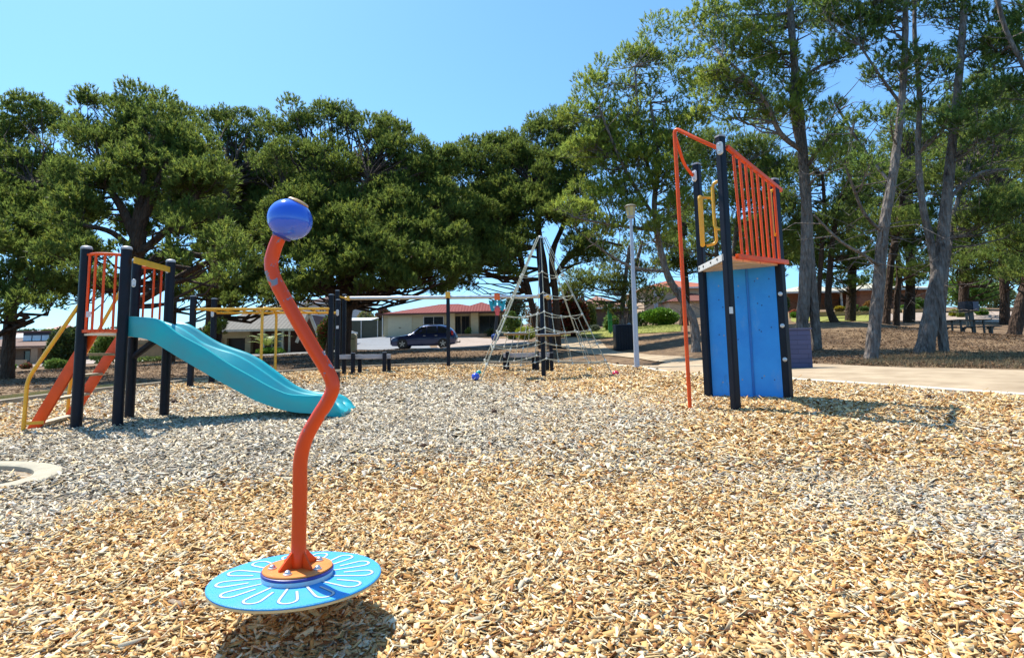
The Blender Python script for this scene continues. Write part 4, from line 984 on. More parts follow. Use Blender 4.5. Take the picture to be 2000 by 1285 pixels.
# carport roof sheet and green sheet fence
fm = mat('green_sheet', (.075,.082,.052), .5, .1, 2)
fo = thing('sheet_fence', W(716,660,56), 'olive green corrugated sheet fence beside the cream brick house', 'fence')
fx0, fx1 = X_(672,640,56), X_(747,640,56); fz0 = W(716,661,56).z-.3; fz1 = Z_(716,626,56); mb = MB(); n = int((fx1-fx0)/.1)
for k in range(n): mb.box((fx0+k*.1+.05, 56+.02*(k%2), (fz0+fz1)/2), (.099,.04,fz1-fz0))
mb.build('sheet', fm, fo, smooth=0)
for px in (706, 738):
    mb = MB(); c = X_(px,640,56); mb.box((c,55.9,(fz0+fz1)/2), (.07,.07,fz1-fz0+.05)); mb.build('post', wht, fo, smooth=0)
sh = thing('garden_shed', W(704,640,60), 'low shed with a pale sheet roof behind the olive fence', 'shed')
a, b2 = W(672,626,60), W(727,626,60)
mb = MB(); mb.hexa([Vector((a.x,59.5,a.z-.1)),Vector((b2.x,59.5,a.z-.1)),Vector((b2.x,63,a.z+.35)),Vector((a.x,63,a.z+.35))],[Vector((a.x,59.5,a.z-.02)),Vector((b2.x,59.5,a.z-.02)),Vector((b2.x,63,a.z+.43)),Vector((a.x,63,a.z+.43))]); mb.build('roof', mat('pale_sheet_roof', (.66,.65,.60), .5), sh, smooth=0)
mb = MB(); mb.box(((a.x+b2.x)/2, 61.2, a.z-1.35), (b2.x-a.x-.3, 3, 2.5)); mb.build('wall', fm, sh, smooth=0)

# --- fawn house behind the monkey bars (px 395-620)
Y2 = 40.0; z0 = W(500,690,Y2).z-.5; ze = Z_(500,645,Y2)
h2 = thing('brick_house', W(510,690,Y2), 'low house with pale grey tile roof and dark carport behind the monkey bars', 'house')
x0, x1 = X_(392,660,Y2), X_(618,660,Y2)
darkb = brick('dark_red_brick', (.13,.045,.03), (.10,.035,.025), (.16,.10,.07))
mb = MB(); mb.box(((x0+x1)/2, Y2+4.6, (z0+ze)/2), (x1-x0,8,ze-z0)); mb.build('wall', darkb, h2, smooth=0)
mb = MB(); xa, xb = X_(432,660,Y2), X_(486,660,Y2); zh = Z_(460,660,Y2)
mb.box(((xa+xb)/2, Y2+.35, (ze+zh)/2-.02), (xb-xa,.4,ze-zh-.02))
for p, q in ((429,441),(477,488)): u, v = X_(p,660,Y2), X_(q,660,Y2); mb.box(((u+v)/2, Y2+.35, (z0+zh)/2), (v-u,.4,zh-z0))
mb.build('carport_surround', mat('tan_render', (.55,.43,.25), .7, .06, 3), h2, smooth=0)
u, v = X_(441,660,Y2), X_(477,660,Y2); mb = MB(); mb.box(((u+v)/2, Y2+.5, (z0+zh)/2), (v-u,.1,zh-z0)); mb.build('garage_door', mat('dark_brown_door', (.035,.022,.015), .6), h2, smooth=0)
gt = tiles('grey_roof_tiles', (.24,.22,.19), (.14,.13,.11), scale=2.2)
mb = MB(); lp = hip(mb, x0, x1, Y2-.4, Y2+8.6, ze, 2.4, .4); rf = mb.build('roof', gt, h2, smooth=0); gutter(rf, lp, ze+.04, wht)
for px in (516, 553, 566):
    c = X_(px,660,Y2-.5); mb = MB(); mb.box((c,Y2-.55,(z0+ze)/2-.05), (.12,.12,ze-z0-.1)); mb.build('verandah_post', wht, h2, smooth=0)
window(h2, X_(525,660,Y2), X_(545,660,Y2), Z_(535,678,Y2), Z_(535,652,Y2), Y2+.6)
# gable part with white barge
gx0, gx1 = X_(598,660,Y2), X_(628,660,Y2); mb = MB(); gm_ = (gx0+gx1)/2
mb.add([(gx0,Y2-.9,ze-.6),(gx1,Y2-.9,ze-.6),(gm_,Y2-.9,ze+1.0),(gx0,Y2+5,ze-.6),(gx1,Y2+5,ze-.6),(gm_,Y2+5,ze+1.0)], [(0,1,2),(3,5,4),(0,2,5,3),(1,4,5,2)]); mb.build('gable', darkb, h2, smooth=0)
mb = MB(); mb.bar((gx0-.3,Y2-1.0,ze-.95),(gm_,Y2-1.0,ze+1.1),.1,.2); mb.bar((gx1+.3,Y2-1.0,ze-.95),(gm_,Y2-1.0,ze+1.1),.1,.2); mb.build('barge_board', wht, h2, smooth=0)
# house up behind: dark roof, pale wall (px 600-680, y 575-610)
Y3 = 75.0; ze = Z_(640,592,Y3); z0 = ze-4
h3 = thing('brick_house', W(640,615,Y3), 'pale upper house with a dull brown roof rising behind the bottlebrush', 'house')
x0, x1 = X_(585,600,Y3), X_(690,600,Y3)
mb = MB(); mb.box(((x0+x1)/2,Y3+4,(z0+ze)/2),(x1-x0,8,ze-z0)); mb.build('wall', mat('pale_render', (.52,.50,.46), .7), h3, smooth=0)
mb = MB(); lp = hip(mb, x0, x1, Y3, Y3+8, ze, 1.5, .4); rf = mb.build('roof', tiles('brown_roof_tiles', (.16,.09,.075), (.07,.04,.03)), h3, smooth=0); gutter(rf, lp, ze+.04, wht)
mb = MB(); c = W(637,577,Y3+3); mb.box((c.x,Y3+3.5,c.z-.2),(.5,.5,.9)); mb.build('chimney', darkb, rf, smooth=0)
window(h3, X_(624,600,Y3), X_(634,600,Y3), Z_(630,609,Y3), Z_(630,598,Y3), Y3)

# --- brown house far left with clerestory
Y4 = 45.0; z0 = W(50,716,Y4).z-.5; ze = Z_(50,680,Y4)
h4 = thing('brown_house', W(60,716,Y4), 'low brown house with a flat roof and a strip of clerestory windows', 'house')
x0, x1 = X_(-90,690,Y4), X_(92,690,Y4)
mb = MB(); mb.box(((x0+x1)/2,Y4+4.7,(z0+ze)/2),(x1-x0,8,ze-z0)); mb.build('wall', brick('umber_brick',(.15,.085,.05),(.12,.07,.04),(.17,.12,.08)), h4, smooth=0)
z2 = Z_(50,668,Y4+2); mb = MB(); mb.hexa([Vector((x0-.5,Y4-.2,ze)),Vector((x1+.6,Y4-.2,ze)),Vector((x1+.6,Y4+5,z2+.25)),Vector((x0-.5,Y4+5,z2+.25))],[Vector((x0-.5,Y4-.2,ze+.18)),Vector((x1+.6,Y4-.2,ze+.18)),Vector((x1+.6,Y4+5,z2+.4)),Vector((x0-.5,Y4+5,z2+.4))]); rf = mb.build('roof', tiles('faded_brown_tiles',(.25,.15,.105),(.14,.08,.055)), h4, smooth=0)
zc0, zc1 = Z_(65,668,Y4+3.2), Z_(65,655,Y4+3.2); cx0, cx1 = X_(39,660,Y4+3), X_(94,660,Y4+3)
mb = MB(); mb.box(((cx0+cx1)/2,Y4+4.6,(zc0+zc1)/2+.05),(cx1-cx0,2.6,zc1-zc0+.35)); cl = mb.build('clerestory', mat('navy_frame',(.02,.025,.06),.5), h4, smooth=0)
for k in range(3):
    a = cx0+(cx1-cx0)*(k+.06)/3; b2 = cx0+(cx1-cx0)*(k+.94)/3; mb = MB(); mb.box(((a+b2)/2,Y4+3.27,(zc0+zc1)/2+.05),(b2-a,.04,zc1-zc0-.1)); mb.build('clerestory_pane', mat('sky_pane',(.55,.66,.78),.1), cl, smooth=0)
mb = MB(); mb.box(((cx0+cx1)/2,Y4+4.5,zc1+.3),(cx1-cx0+.5,3.2,.14)); mb.build('clerestory_roof', mat('dark_red_cap',(.12,.04,.035),.6), cl, smooth=0)
window(h4, X_(33,700,Y4), X_(57,700,Y4), Z_(45,705,Y4), Z_(45,685,Y4), Y4+.68, glass, mat('brown_frame',(.06,.035,.02),.6))
for px in (68,):
    mb = MB(); c = X_(px,700,Y4); mb.box((c,Y4+.1,(z0+ze)/2),(.55,.4,ze-z0)); mb.build('pillar', mat('tan_pillar',(.30,.19,.11),.7), h4, smooth=0)
mb = MB(); c0, c1 = X_(18,708,Y4-2), X_(49,708,Y4-2); mb.box(((c0+c1)/2,Y4-2,Z_(33,710,Y4-2)-.1),(c1-c0,.3,.75)); o = mb.build('garden_wall', mat('tan_blocks',(.33,.24,.15),.8,.15,6), None); tag(o,'low tan garden wall before the brown house','wall')
# tan board fence beyond the slide (px 262-322, y 665-695)
ff = thing('board_fence', W(290,694,40), 'tan paling fence beyond the slide, between the brown house and the carport house', 'fence')
mb = MB(); fx0, fx1 = X_(255,680,40), X_(432,680,40); fz1 = Z_(290,664,40); fz0 = Z_(290,696,40)-.4
mb2 = MB(); k = fx0
while k < fx1: mb.box((k+.06,40+random.uniform(-.008,.008),(fz0+fz1)/2+random.uniform(-.02,.02)),(.115,.025,fz1-fz0)); k += .12
mb.build('palings', mat('fawn_palings',(.45,.31,.17),.75,.15,3), ff, smooth=0)
mb = MB(); mb.box(((fx0+fx1)/2,39.95,fz1-.3),(fx1-fx0,.06,.08)); mb.build('rail', mat('fawn_rail',(.36,.24,.13),.75), ff, smooth=0)

# --- two storey apricot house (px 1265-1340)
Y5 = 62.0; z0 = W(1300,632,Y5).z-.5; ze = Z_(1300,563,Y5)
h5 = thing('two_storey_house', W(1300,632,Y5), 'two storey apricot house with a terracotta roof behind the round hedge', 'house')
x0, x1 = X_(1258,600,Y5), X_(1415,600,Y5)
mb = MB(); mb.box(((x0+x1)/2,Y5+5,(z0+ze)/2),(x1-x0,10,ze-z0)); mb.build('wall', mat('apricot_render',(.60,.42,.26),.7,.06,3), h5, smooth=0)
mb = MB(); lp = hip(mb, x0, x1, Y5, Y5+10, ze, Z_(1310,545,Y5+4)-ze, .5); rf = mb.build('roof', tiles('terracotta_tiles',(.52,.17,.09),(.30,.09,.05)), h5, smooth=0); gutter(rf, lp, ze+.04, wht)
for px in (1281,1294,1330):
    for y0_, y1_ in ((580,564),(604,592)): window(h5, X_(px-3.2,600,Y5), X_(px+3.4,600,Y5), Z_(px,y0_,Y5), Z_(px,y1_,Y5), Y5, sheer)
a, b2 = X_(1302,600,Y5-2), X_(1420,600,Y5-2); zz = Z_(1330,588,Y5-2)
mb = MB(); hip(mb, a, b2, Y5-3, Y5+3, zz-.1, 1.1, .3); mb.build('porch_roof', tiles('brown_porch_tiles',(.26,.10,.07),(.14,.05,.04)), h5, smooth=0)
mb = MB(); mb.box(((a+b2)/2,Y5-1.4,(z0+zz)/2-.06),(b2-a-.2,2.8,zz-z0-.12)); mb.build('porch_wall', mat('apricot_porch',(.58,.43,.28),.7), h5, smooth=0)

# --- red brick house with cream roof (px 1545-1790)
Y6 = 52.0; z0 = W(1640,598,Y6).z-1.2; ze = Z_(1640,570,Y6)
h6 = thing('brick_house', W(1640,600,Y6), 'red brick house with a cream roof behind the pine trunks', 'house')
rb = brick('orange_red_brick',(.36,.115,.05),(.30,.09,.04),(.36,.25,.18))
x0, x1 = X_(1535,590,Y6), X_(1662,590,Y6); x2 = X_(1790,590,Y6)
mb = MB(); mb.box(((x0+x1)/2,Y6+5,(z0+ze)/2),(x1-x0,8,ze-z0)); mb.box(((x1+x2)/2+.01,Y6+2.5,(z0+ze)/2+.003),(x2-x1,8,ze-z0)); mb.build('wall', rb, h6, smooth=0)
crf = tiles('cream_roof_sheet',(.68,.62,.46),(.52,.47,.34),scale=1.6)
mb = MB(); lp = hip(mb, x0, x1+2, Y6, Y6+9, ze, Z_(1600,556,Y6+4)-ze, .6); rf = mb.build('roof', crf, h6, smooth=0); gutter(rf, lp, ze+.04, wht)
mb = MB(); lp = hip(mb, x1, x2, Y6-1.5, Y6+7, ze+.01, Z_(1700,553,Y6+3)-ze, .6); rf = mb.build('roof', crf, h6, smooth=0); gutter(rf, lp, ze+.04, wht)
mb = MB(); u, v = X_(1651,590,Y6), X_(1657,590,Y6); mb.box(((u+v)/2,Y6+.95,(z0+Z_(1654,579,Y6))/2),(v-u,.06,Z_(1654,579,Y6)-z0)); mb.build('door', M['black'], h6, smooth=0)
for px in (1640,1616):
    mb = MB(); c = X_(px,590,Y6); mb.box((c,Y6-.3,(z0+ze)/2),(.14,.14,ze-z0-.1)); mb.build('verandah_post', wht, h6, smooth=0)
window(h6, X_(1598,590,Y6), X_(1612,590,Y6), Z_(1600,592,Y6), Z_(1600,576,Y6), Y6+1)
# retaining walls
def rwall(label, px0, px1, py0, py1, Y, Y2_=None):
    a, b2 = W(px0,py1,Y), W(px1,py1,Y2_ or Y); zt_ = Z_((px0+px1)/2,py0,Y)
    mb = MB(); d = (b2-a); d.z = 0; zb_ = min(a.z,b2.z,gz(a.x,a.y),gz(b2.x,b2.y))-.4; A_, B_ = Vector((a.x,a.y,0)), Vector((b2.x,b2.y,0))
    mb.bar(A_+Vector((0,0,(zb_+zt_)/2)), B_+Vector((0,0,(zb_+zt_)/2)), .3, zt_-zb_)
    o = mb.build('retaining_wall', brick('sandstone_blocks',(.44,.29,.14),(.38,.25,.12),(.48,.37,.22),.39,.19), None, smooth=0); tag(o, label, 'wall')
rwall('long sandstone retaining wall below the cream roofed house', 1540, 1706, 609, 621, 44)
rwall('short sandstone retaining wall beside the round topiary', 1765, 1805, 604, 614, 44)

# --- house behind pyramid right (px 1140-1185), tile roof glimpse
Y7 = 58.0; ze = Z_(1160,602,Y7); z0 = ze-3.2
h7 = thing('brick_house', W(1160,640,Y7), 'house with a weathered pink roof half hidden by trees behind the green post', 'house')
x0, x1 = X_(1118,610,Y7), X_(1235,610,Y7)
mb = MB(); mb.box(((x0+x1)/2,Y7+4,(z0+ze)/2),(x1-x0,8,ze-z0)); mb.build('wall', mat('brown_render',(.13,.08,.055),.8), h7, smooth=0)
mb = MB(); lp = hip(mb, x0, x1, Y7, Y7+8, ze, 1.6, .5); rf = mb.build('roof', tiles('pink_roof_tiles',(.42,.22,.15),(.24,.12,.08)), h7, smooth=0); gutter(rf, lp, ze+.04, wht)

# far houses over the valley on the left
for i, (px, py, Y, w_, col, lab) in enumerate([(112,640,210,34,(.40,.16,.10),'distant red roofed house on the far slope, by itself at the skyline'),(78,647,190,40,(.50,.47,.42),'distant white walled house among trees beyond the brown house'),(40,655,160,46,(.55,.52,.48),'distant pale roofed house beyond the brown house'),(-10,650,170,50,(.45,.30,.22),'distant tan roofed house at the edge of view'),(255,640,230,30,(.45,.22,.15),'distant terracotta roofed house seen through the slide tower'),(205,648,200,36,(.52,.50,.46),'distant pale house beyond the slide tower ladder')]):
    p = W(px,py,Y); hw = w_*Y/1100/2; h = 9*Y/1100
    o = thing('distant_house', p, lab, 'house', 'houses on the far slope')
    mb = MB(); mb.box((p.x,Y+4,p.z-h-2),(hw*2,8,h*2+2.6)); mb.build('wall', mat('far_wall',(.55,.50,.44),.8), o, smooth=0)
    mb = MB(); hip(mb, p.x-hw, p.x+hw, Y, Y+8, p.z-.7, 2.2, .5); mb.build('roof', mat('far_roof', col, .7), o, smooth=0)

# --- blue car
Yc = 39.0; pxm = Yc/1100
c0 = W(827,681,Yc); car = thing('parked_car', (c0.x, Yc+.9, gz(c0.x,Yc+.9)), 'dark blue wagon parked across the driveway, nose toward the fence', 'car')
gc = Z_(827,681,Yc); XL = X_(762,665,Yc); LEN = X_(890,665,Yc)-XL; HT = Z_(827,634,Yc)-gc; wy = .92
# stations along the length: x, bottom, belt, roof, half width at belt, half width at roof
stn = [(0,.36,.56,.56,.60,.58),(.012,.22,.66,.68,.74,.66),(.05,.20,.76,.78,.84,.7),(.14,.20,.86,.88,.90,.72),(.245,.20,.93,.96,.92,.74),(.33,.20,.96,1.10,.92,.72),(.42,.20,.97,1.44,.93,.66),(.49,.20,.98,1.57,.93,.66),(.60,.20,.99,1.63,.93,.67),(.76,.20,1.0,1.60,.93,.66),(.87,.22,1.0,1.50,.91,.64),(.94,.26,1.0,1.28,.88,.66),(.985,.30,.98,1.02,.80,.66),(1,.42,.86,.88,.70,.62)]
mb = MB(); vs = []; zk = HT/1.63
for t, zb_, zl, zr, wb, wr in stn:
    x = XL+LEN*t
    h = [(wb*.90,zb_),(wb*.99,zb_+.12),(wb,zl*.72),(wb*.975,zl),(wr+(wb*.975-wr)*.2, zl+(zr-zl)*.82),(wr*.86,zr-.02 if zr-zl>.1 else zr),(wr*.45,zr+.03)]
    vs += [(x, Yc+wy-a, gc+z*zk) for a, z in h]+[(x, Yc+wy+a, gc+z*zk) for a, z in reversed(h)]
nn_ = 14; ns_ = len(stn)
mb.add(vs, [(i*nn_+k,(i+1)*nn_+k,(i+1)*nn_+(k+1)%nn_,i*nn_+(k+1)%nn_) for i in range(ns_-1) for k in range(nn_)]+[tuple(range(nn_)),tuple(reversed([(ns_-1)*nn_+k for k in range(nn_)]))])
body = mb.build('body', mat('dark_blue_metallic',(.014,.024,.085),.24,.05,3,metal=.4,coat=.5), car, smooth=38)
sx_ = lambda t: XL+LEN*t
def side_y(t, z):
    T = [s[0] for s in stn]; zl = np.interp(t,T,[s[2] for s in stn]); zr = np.interp(t,T,[s[3] for s in stn]); wb = np.interp(t,T,[s[4] for s in stn]); wr = np.interp(t,T,[s[5] for s in stn])
    return wb*.975 + (wr+(wb*.975-wr)*.2-wb*.975)*min(1,max(0,(z-zl)/max(.01,(zr-zl)*.82)))
for nm, q in (('side_window',[(.365,1.0),(.43,1.40),(.475,1.49),(.545,1.53),(.545,1.01)]),('side_window',[(.56,1.01),(.56,1.53),(.70,1.53),(.715,1.03)]),('side_window',[(.73,1.04),(.72,1.52),(.80,1.47),(.875,1.33),(.90,1.16),(.86,1.05)])):
    mb = MB(); n = len(q)
    f_ = [(sx_(t), Yc+wy-side_y(t,z)-.012, gc+z*zk) for t,z in q]; bck = [(x,y+.03,z) for x,y,z in f_]
    mb.add(f_+bck,[tuple(range(n)),tuple(reversed(range(n,2*n)))]+[(i,(i+1)%n,n+(i+1)%n,n+i) for i in range(n)]); mb.build(nm, glass, car, smooth=0)
mb = MB(); q = [(.325,1.10,.60),(.325,1.10,-.60),(.425,1.475,-.5),(.425,1.475,.5)]; mb.add([(sx_(t)-.015,Yc+wy+w_,gc+z*zk+.02) for t,z,w_ in q],[(0,1,2,3)]); mb.add([(sx_(t)+.02,Yc+wy+w_,gc+z*zk) for t,z,w_ in q],[(3,2,1,0)]); mb.build('windscreen', glass, car, smooth=0)
for t in (.185,.805):
    for s in (-1,1):
        c = Vector((sx_(t), Yc+wy+s*(.84), gc+.35)); RX = Matrix.Rotation(pi/2,3,'X')
        mb = MB(); mb.lathe([(.22,-.11),(.33,-.11),(.355,-.08),(.355,.08),(.33,.11),(.22,.11)], c, 26, RX); wh = mb.build('wheel', M['black'], car)
        mb = MB(); mb.lathe([(.215,-.115),(.215,.115)], c, 20, RX); mb.build('rim', mat('dark_well',(.02,.02,.022),.5), wh)
        mb = MB()
        for k in range(5):
            a = 2*pi*k/5+.3; mb.bar(c+Vector((.03*cos(a),-.118,.03*sin(a))), c+Vector((.2*cos(a),-.118,.2*sin(a))), .055, .02, (0,1,0))
        mb.build('spoke', M['steel'], wh, smooth=0)
    mb = MB(); c = Vector((sx_(t), Yc+.015, gc+.35)); mb.lathe([(.40,-.01),(.40,.01)], c, 26, Matrix.Rotation(pi/2,3,'X')) if False else None
mb = MB(); mb.ball((sx_(.355),Yc-.10,gc+1.02*zk), .10, 12, .7); mb.build('wing_mirror', M['steel'], car)
for t in (.52,.70):
    mb = MB(); mb.box((sx_(t),Yc-.005,gc+.88*zk),(.17,.04,.035)); mb.build('door_handle', M['steel'], car, bevel=.008)
for s in (-1,1):
    mb = MB(); mb.ball((sx_(.05),Yc+wy+s*.66,gc+.72*zk), .15, 12, .55); mb.build('headlight', mat('lamp_glass',(.45,.47,.5),.1), car)
    mb = MB(); mb.box((sx_(.945),Yc+wy+s*.80,gc+1.04*zk),(.16,.13,.3)); mb.build('tail_light', mat('red_lens',(.35,.01,.01),.2), car, bevel=.03)
    mb = MB(); mb.tube([(sx_(.47),Yc+wy+s*.56,gc+1.58*zk),(sx_(.5),Yc+wy+s*.56,gc+1.64*zk),(sx_(.83),Yc+wy+s*.56,gc+1.63*zk),(sx_(.86),Yc+wy+s*.56,gc+1.54*zk)], .018, 8); mb.build('roof_rail', M['black'], car)
mb = MB(); mb.tube([(sx_(-.005),Yc+wy-.55,gc+.3),(sx_(-.012),Yc+wy-.5,gc+.80),(sx_(-.012),Yc+wy+.5,gc+.80),(sx_(-.005),Yc+wy+.55,gc+.3)], .035, 8); mb.build('bull_bar', M['navy'], car)
mb = MB(); mb.box((sx_(1.02),Yc+wy,gc+.42),(.3,.07,.07)); mb.box((sx_(1.045),Yc+wy,gc+.50),(.05,.05,.12)); mb.build('tow_bar', M['black'], car, smooth=0)

# letterbox pillar and water tap in front of the driveway
lb_ = base(690,682,33)
lt = thing('letterbox', lb_, 'small cream brick letterbox at the foot of the driveway', 'letterbox')
mb = MB(); mb.box((lb_.x,33,lb_.z+.4),(.36,.36,.9)); mb.build('pillar', mat('cream_pillar',(.52,.42,.24),.75,.1,10), lt, smooth=0)
mb = MB(); mb.lathe([(.2,-.16),(.2,.16)], (lb_.x,33,lb_.z+.86), 18, Matrix.Rotation(pi/2,3,'X')); mb.build('rounded_top', mat('cream_top',(.55,.46,.28),.7), lt)
mb = MB(); mb.box((lb_.x,32.81,lb_.z+.75),(.2,.02,.04)); mb.build('slot', M['black'], lt, smooth=0)
# ================================================================== TREES AND SHRUBS
def soup(name, vs, cols, m, parent=None, per=3):
    """mesh of many separate small faces, one colour each"""
    n = len(vs); me = bpy.data.meshes.new(name)
    me.vertices.add(n*per); me.vertices.foreach_set('co', np.ascontiguousarray(vs, dtype=np.float32).ravel())
    me.loops.add(n*per); me.loops.foreach_set('vertex_index', np.arange(n*per, dtype=np.int32))
    me.polygons.add(n); me.polygons.foreach_set('loop_start', (np.arange(n)*per).astype(np.int32)); me.update(calc_edges=True)
    at = me.attributes.new('col','FLOAT_COLOR','FACE'); c = np.ones((n,4)); c[:,:3] = cols; at.data.foreach_set('color', c.astype(np.float32).ravel())
    return link(name, me, m, parent)

needle = attr_mat('pine_needles', .5, .68, .4)
leafm = attr_mat('shrub_leaves', .5, .25, .4)
def bark_mat(name, c, c2):
    m, nt, b_ = new_mat(name); l = nt.links.new
    tc = N(nt,'ShaderNodeTexCoord'); mp = N(nt,'ShaderNodeMapping'); mp.inputs['Scale'].default_value=(1,1,.28); l(tc.outputs['Object'],mp.inputs[0])
    n1 = N(nt,'ShaderNodeTexNoise',Scale=14,Detail=6,Roughness=.7); n2 = N(nt,'ShaderNodeTexNoise',Scale=1.6,Detail=3); vo = N(nt,'ShaderNodeTexVoronoi',Scale=13)
    for q in (n1,n2,vo): l(mp.outputs[0],q.inputs['Vector'])
    cr = N(nt,'ShaderNodeValToRGB'); cr.color_ramp.elements[0].color=(*c2,1); cr.color_ramp.elements[1].color=(*c,1); cr.color_ramp.elements[0].position=.35; cr.color_ramp.elements[1].position=.68
    mx = N(nt,'ShaderNodeMix',_data_type='FLOAT'); mx.inputs[0].default_value=.45; l(n1.outputs['Fac'],mx.inputs[2]); l(n2.outputs['Fac'],mx.inputs[3])
    l(mx.outputs[0],cr.inputs[0]); l(cr.outputs[0],b_.inputs['Base Color']); b_.inputs['Roughness'].default_value=.9; b_.inputs['Specular IOR Level'].default_value=.2
    bp = N(nt,'ShaderNodeBump',Strength=1,Distance=.09); l(vo.outputs['Distance'],bp.inputs['Height']); b2 = N(nt,'ShaderNodeBump',Strength=.8,Distance=.05); l(n1.outputs['Fac'],b2.inputs['Height']); l(bp.outputs[0],b2.inputs['Normal']); l(b2.outputs[0],b_.inputs['Normal'])
    return m
bark_dark = bark_mat('dark_pine_bark', (.12,.075,.05), (.035,.022,.016))
bark_grey = bark_mat('grey_pine_bark', (.33,.28,.24), (.045,.033,.027))

def unit(v): return v/np.maximum(1e-9, np.linalg.norm(v, axis=-1, keepdims=True))

def needles(C, R, dens, r, length, width, green, up=.6, blades=9, squash=1.05):
    """brushes of needles over the shells of foliage clumps; returns triangles and colours"""
    V, K = [], []
    for c, rad in zip(C, R):
        n = max(6, int(dens*12.6*rad*rad))
        d = unit(r.normal(size=(n,3))); d[:,2] = np.where(d[:,2] < -.35, -d[:,2]*.6, d[:,2])
        rr = rad*r.uniform(.45, 1.0, n)**.6
        p = c+d*rr[:,None]*np.array([1,1,squash])
        ax = unit(d*np.array([1,1,.7])+np.array([0,0,up])+r.normal(0,.22,(n,3)))
        b = unit(ax[:,None,:]+r.normal(0,.5,(n,blades,3)))
        L = length*r.uniform(.55,1.15,(n,blades)); o = p[:,None,:]+ax[:,None,:]*(r.uniform(-.5,.5,(n,blades))*length*.9)[:,:,None]
        s = unit(np.cross(b, r.normal(size=(n,blades,3))))*width*.5
        V.append(np.stack([o-s, o+s, o+b*L[:,:,None]], 2).reshape(-1,3,3))
        t = r.random(n); g = np.array(green)[None,:]*(.65+.7*t)[:,None]; yl = (r.random(n) < .22)[:,None]; g = np.where(yl, g*np.array([1.3,1.12,.9]), g)
        K.append(np.repeat(g, blades, 0)*r.uniform(.8,1.2,(n*blades,1)))
    return np.concatenate(V), np.clip(np.concatenate(K),0,1)

def pine(label, Y, trunks, crowns, pr=(.42,.78), seed=1, green=(.155,.208,.042), dens=22, limbs=(), rk=1.0, tilt=.35, bark=None, length=.155, width=.027, deep=.8, maxd=3.2, fill=2.7, twigs=0, group='pines round the playground', name='pine_tree', up=.9, blades=13):
    r = np.random.default_rng(seed); k = Y/1100
    b0 = base(trunks[0][0][0], trunks[0][0][1], Y); root = thing(name, b0, label, 'tree', group)
    tm = MB(); skel = []
    def grow(pts, n=11):
        P = smooth_path([W(x, y, Y+(q[0] if q else 0)) for x, y, _, *q in pts], 5); rs = np.interp(np.linspace(0,len(pts)-1,len(P)), range(len(pts)), [q[2]*k*rk for q in pts])
        return P, list(rs)
    for ti, tp in enumerate(trunks):
        P, rs = grow(tp); P[0].z = min(P[0].z, gz(P[0].x,P[0].y))-.12
        rs = [q*(1+.06*math.sin(i*1.7+seed)) for i, q in enumerate(rs)]; rs[0] *= 1.2
        if len(rs) > 1: rs[1] *= 1.1
        tm.tube(P, rs, 12); skel += [(p, q) for p, q in zip(P, rs)]
    for lp in limbs:
        P, rs = grow(lp); tm.tube(P, rs, 8); skel += [(p, q) for p, q in zip(P, rs)]
    sk = np.array([tuple(p) for p, _ in skel]); skr = np.array([q for _, q in skel])
    C, R = [], []
    zmid = float(np.mean([W(q[0],q[1],Y).z for q in crowns]))
    for cx, cy, rx, ry, *den in crowns:
        dn = den[0] if den else 1; ax_, az_ = rx*k, ry*k; ay_ = min(maxd, deep*max(ax_,az_))
        rad = min((pr[0]+pr[1])/2, max(.3,min(ax_,az_))); n = int(fill*dn*1.15*ax_*az_/(rad*rad))+2
        c0 = np.array(W(cx,cy,Y))
        for _ in range(n):
            d = unit(r.normal(size=3)); q = r.uniform(.35,1)**.5; pc = c0+d*q*np.array([ax_,ay_,az_])*.88
            ny = pc[1]+max(-3.2, min(3.2, tilt*(pc[2]-zmid))); cv = np.array(CAM); pc = cv+(pc-cv)*(ny/pc[1])
            C.append(pc); R.append(min(r.uniform(*pr), max(.35,min(ax_,az_)*.9)))
    C = np.array(C); R = np.array(R)
    V, K = needles(C, R, dens, r, length, width, green, up, blades)
    # boughs from the stem to each clump
    for c, rad in zip(C, R):
        dd = np.linalg.norm(sk-c, axis=1)+np.maximum(0, sk[:,2]-c[2]+.3)*2.0
        j = int(np.argmin(dd)); a = Vector(sk[j]); e = Vector(c); L = (e-a).length
        if L < .3: continue
        m1 = a.lerp(e,.4)+Vector((r.normal(0,.07)*L, r.normal(0,.07)*L, -.05*L+r.normal(0,.05)*L)); m2 = a.lerp(e,.75)+Vector((r.normal(0,.05)*L, r.normal(0,.05)*L, -.03*L))
        r0 = min(skr[j]*.5, .018+.013*L); tm.tube([a,m1,m2,e+Vector((0,0,.2))], [r0,r0*.7,r0*.45,.008], 5, False)
        for _ in range(3):
            q = e+Vector(unit(r.normal(size=3))*rad*.85); tm.tube([m2.lerp(e,r.random()), q], [.012,.004], 4, False)
    for _ in range(twigs):   # bare dead twigs on the stems
        j = r.integers(len(sk)//8, len(sk)); a = Vector(sk[j]); d = Vector((r.normal(),r.normal()*.8,r.normal(0,.35))).normalized(); L = r.uniform(.5,1.9)
        p1 = a+d*L*.5+Vector((0,0,r.normal(0,.08)*L)); p2 = a+d*L+Vector((0,0,r.normal(.05,.15)*L)); tm.tube([a,p1,p2], [.016,.010,.003], 4, False)
        for _ in range(3):
            t = r.uniform(.4,1); s_ = (p1.lerp(p2,t)); tm.tube([s_, s_+Vector(r.normal(0,.22,3))*L*.6], [.006,.002], 3, False)
    tm.build('trunk', bark or bark_dark, root, smooth=50)
    soup('crown', V, K, needle, root)
    return root

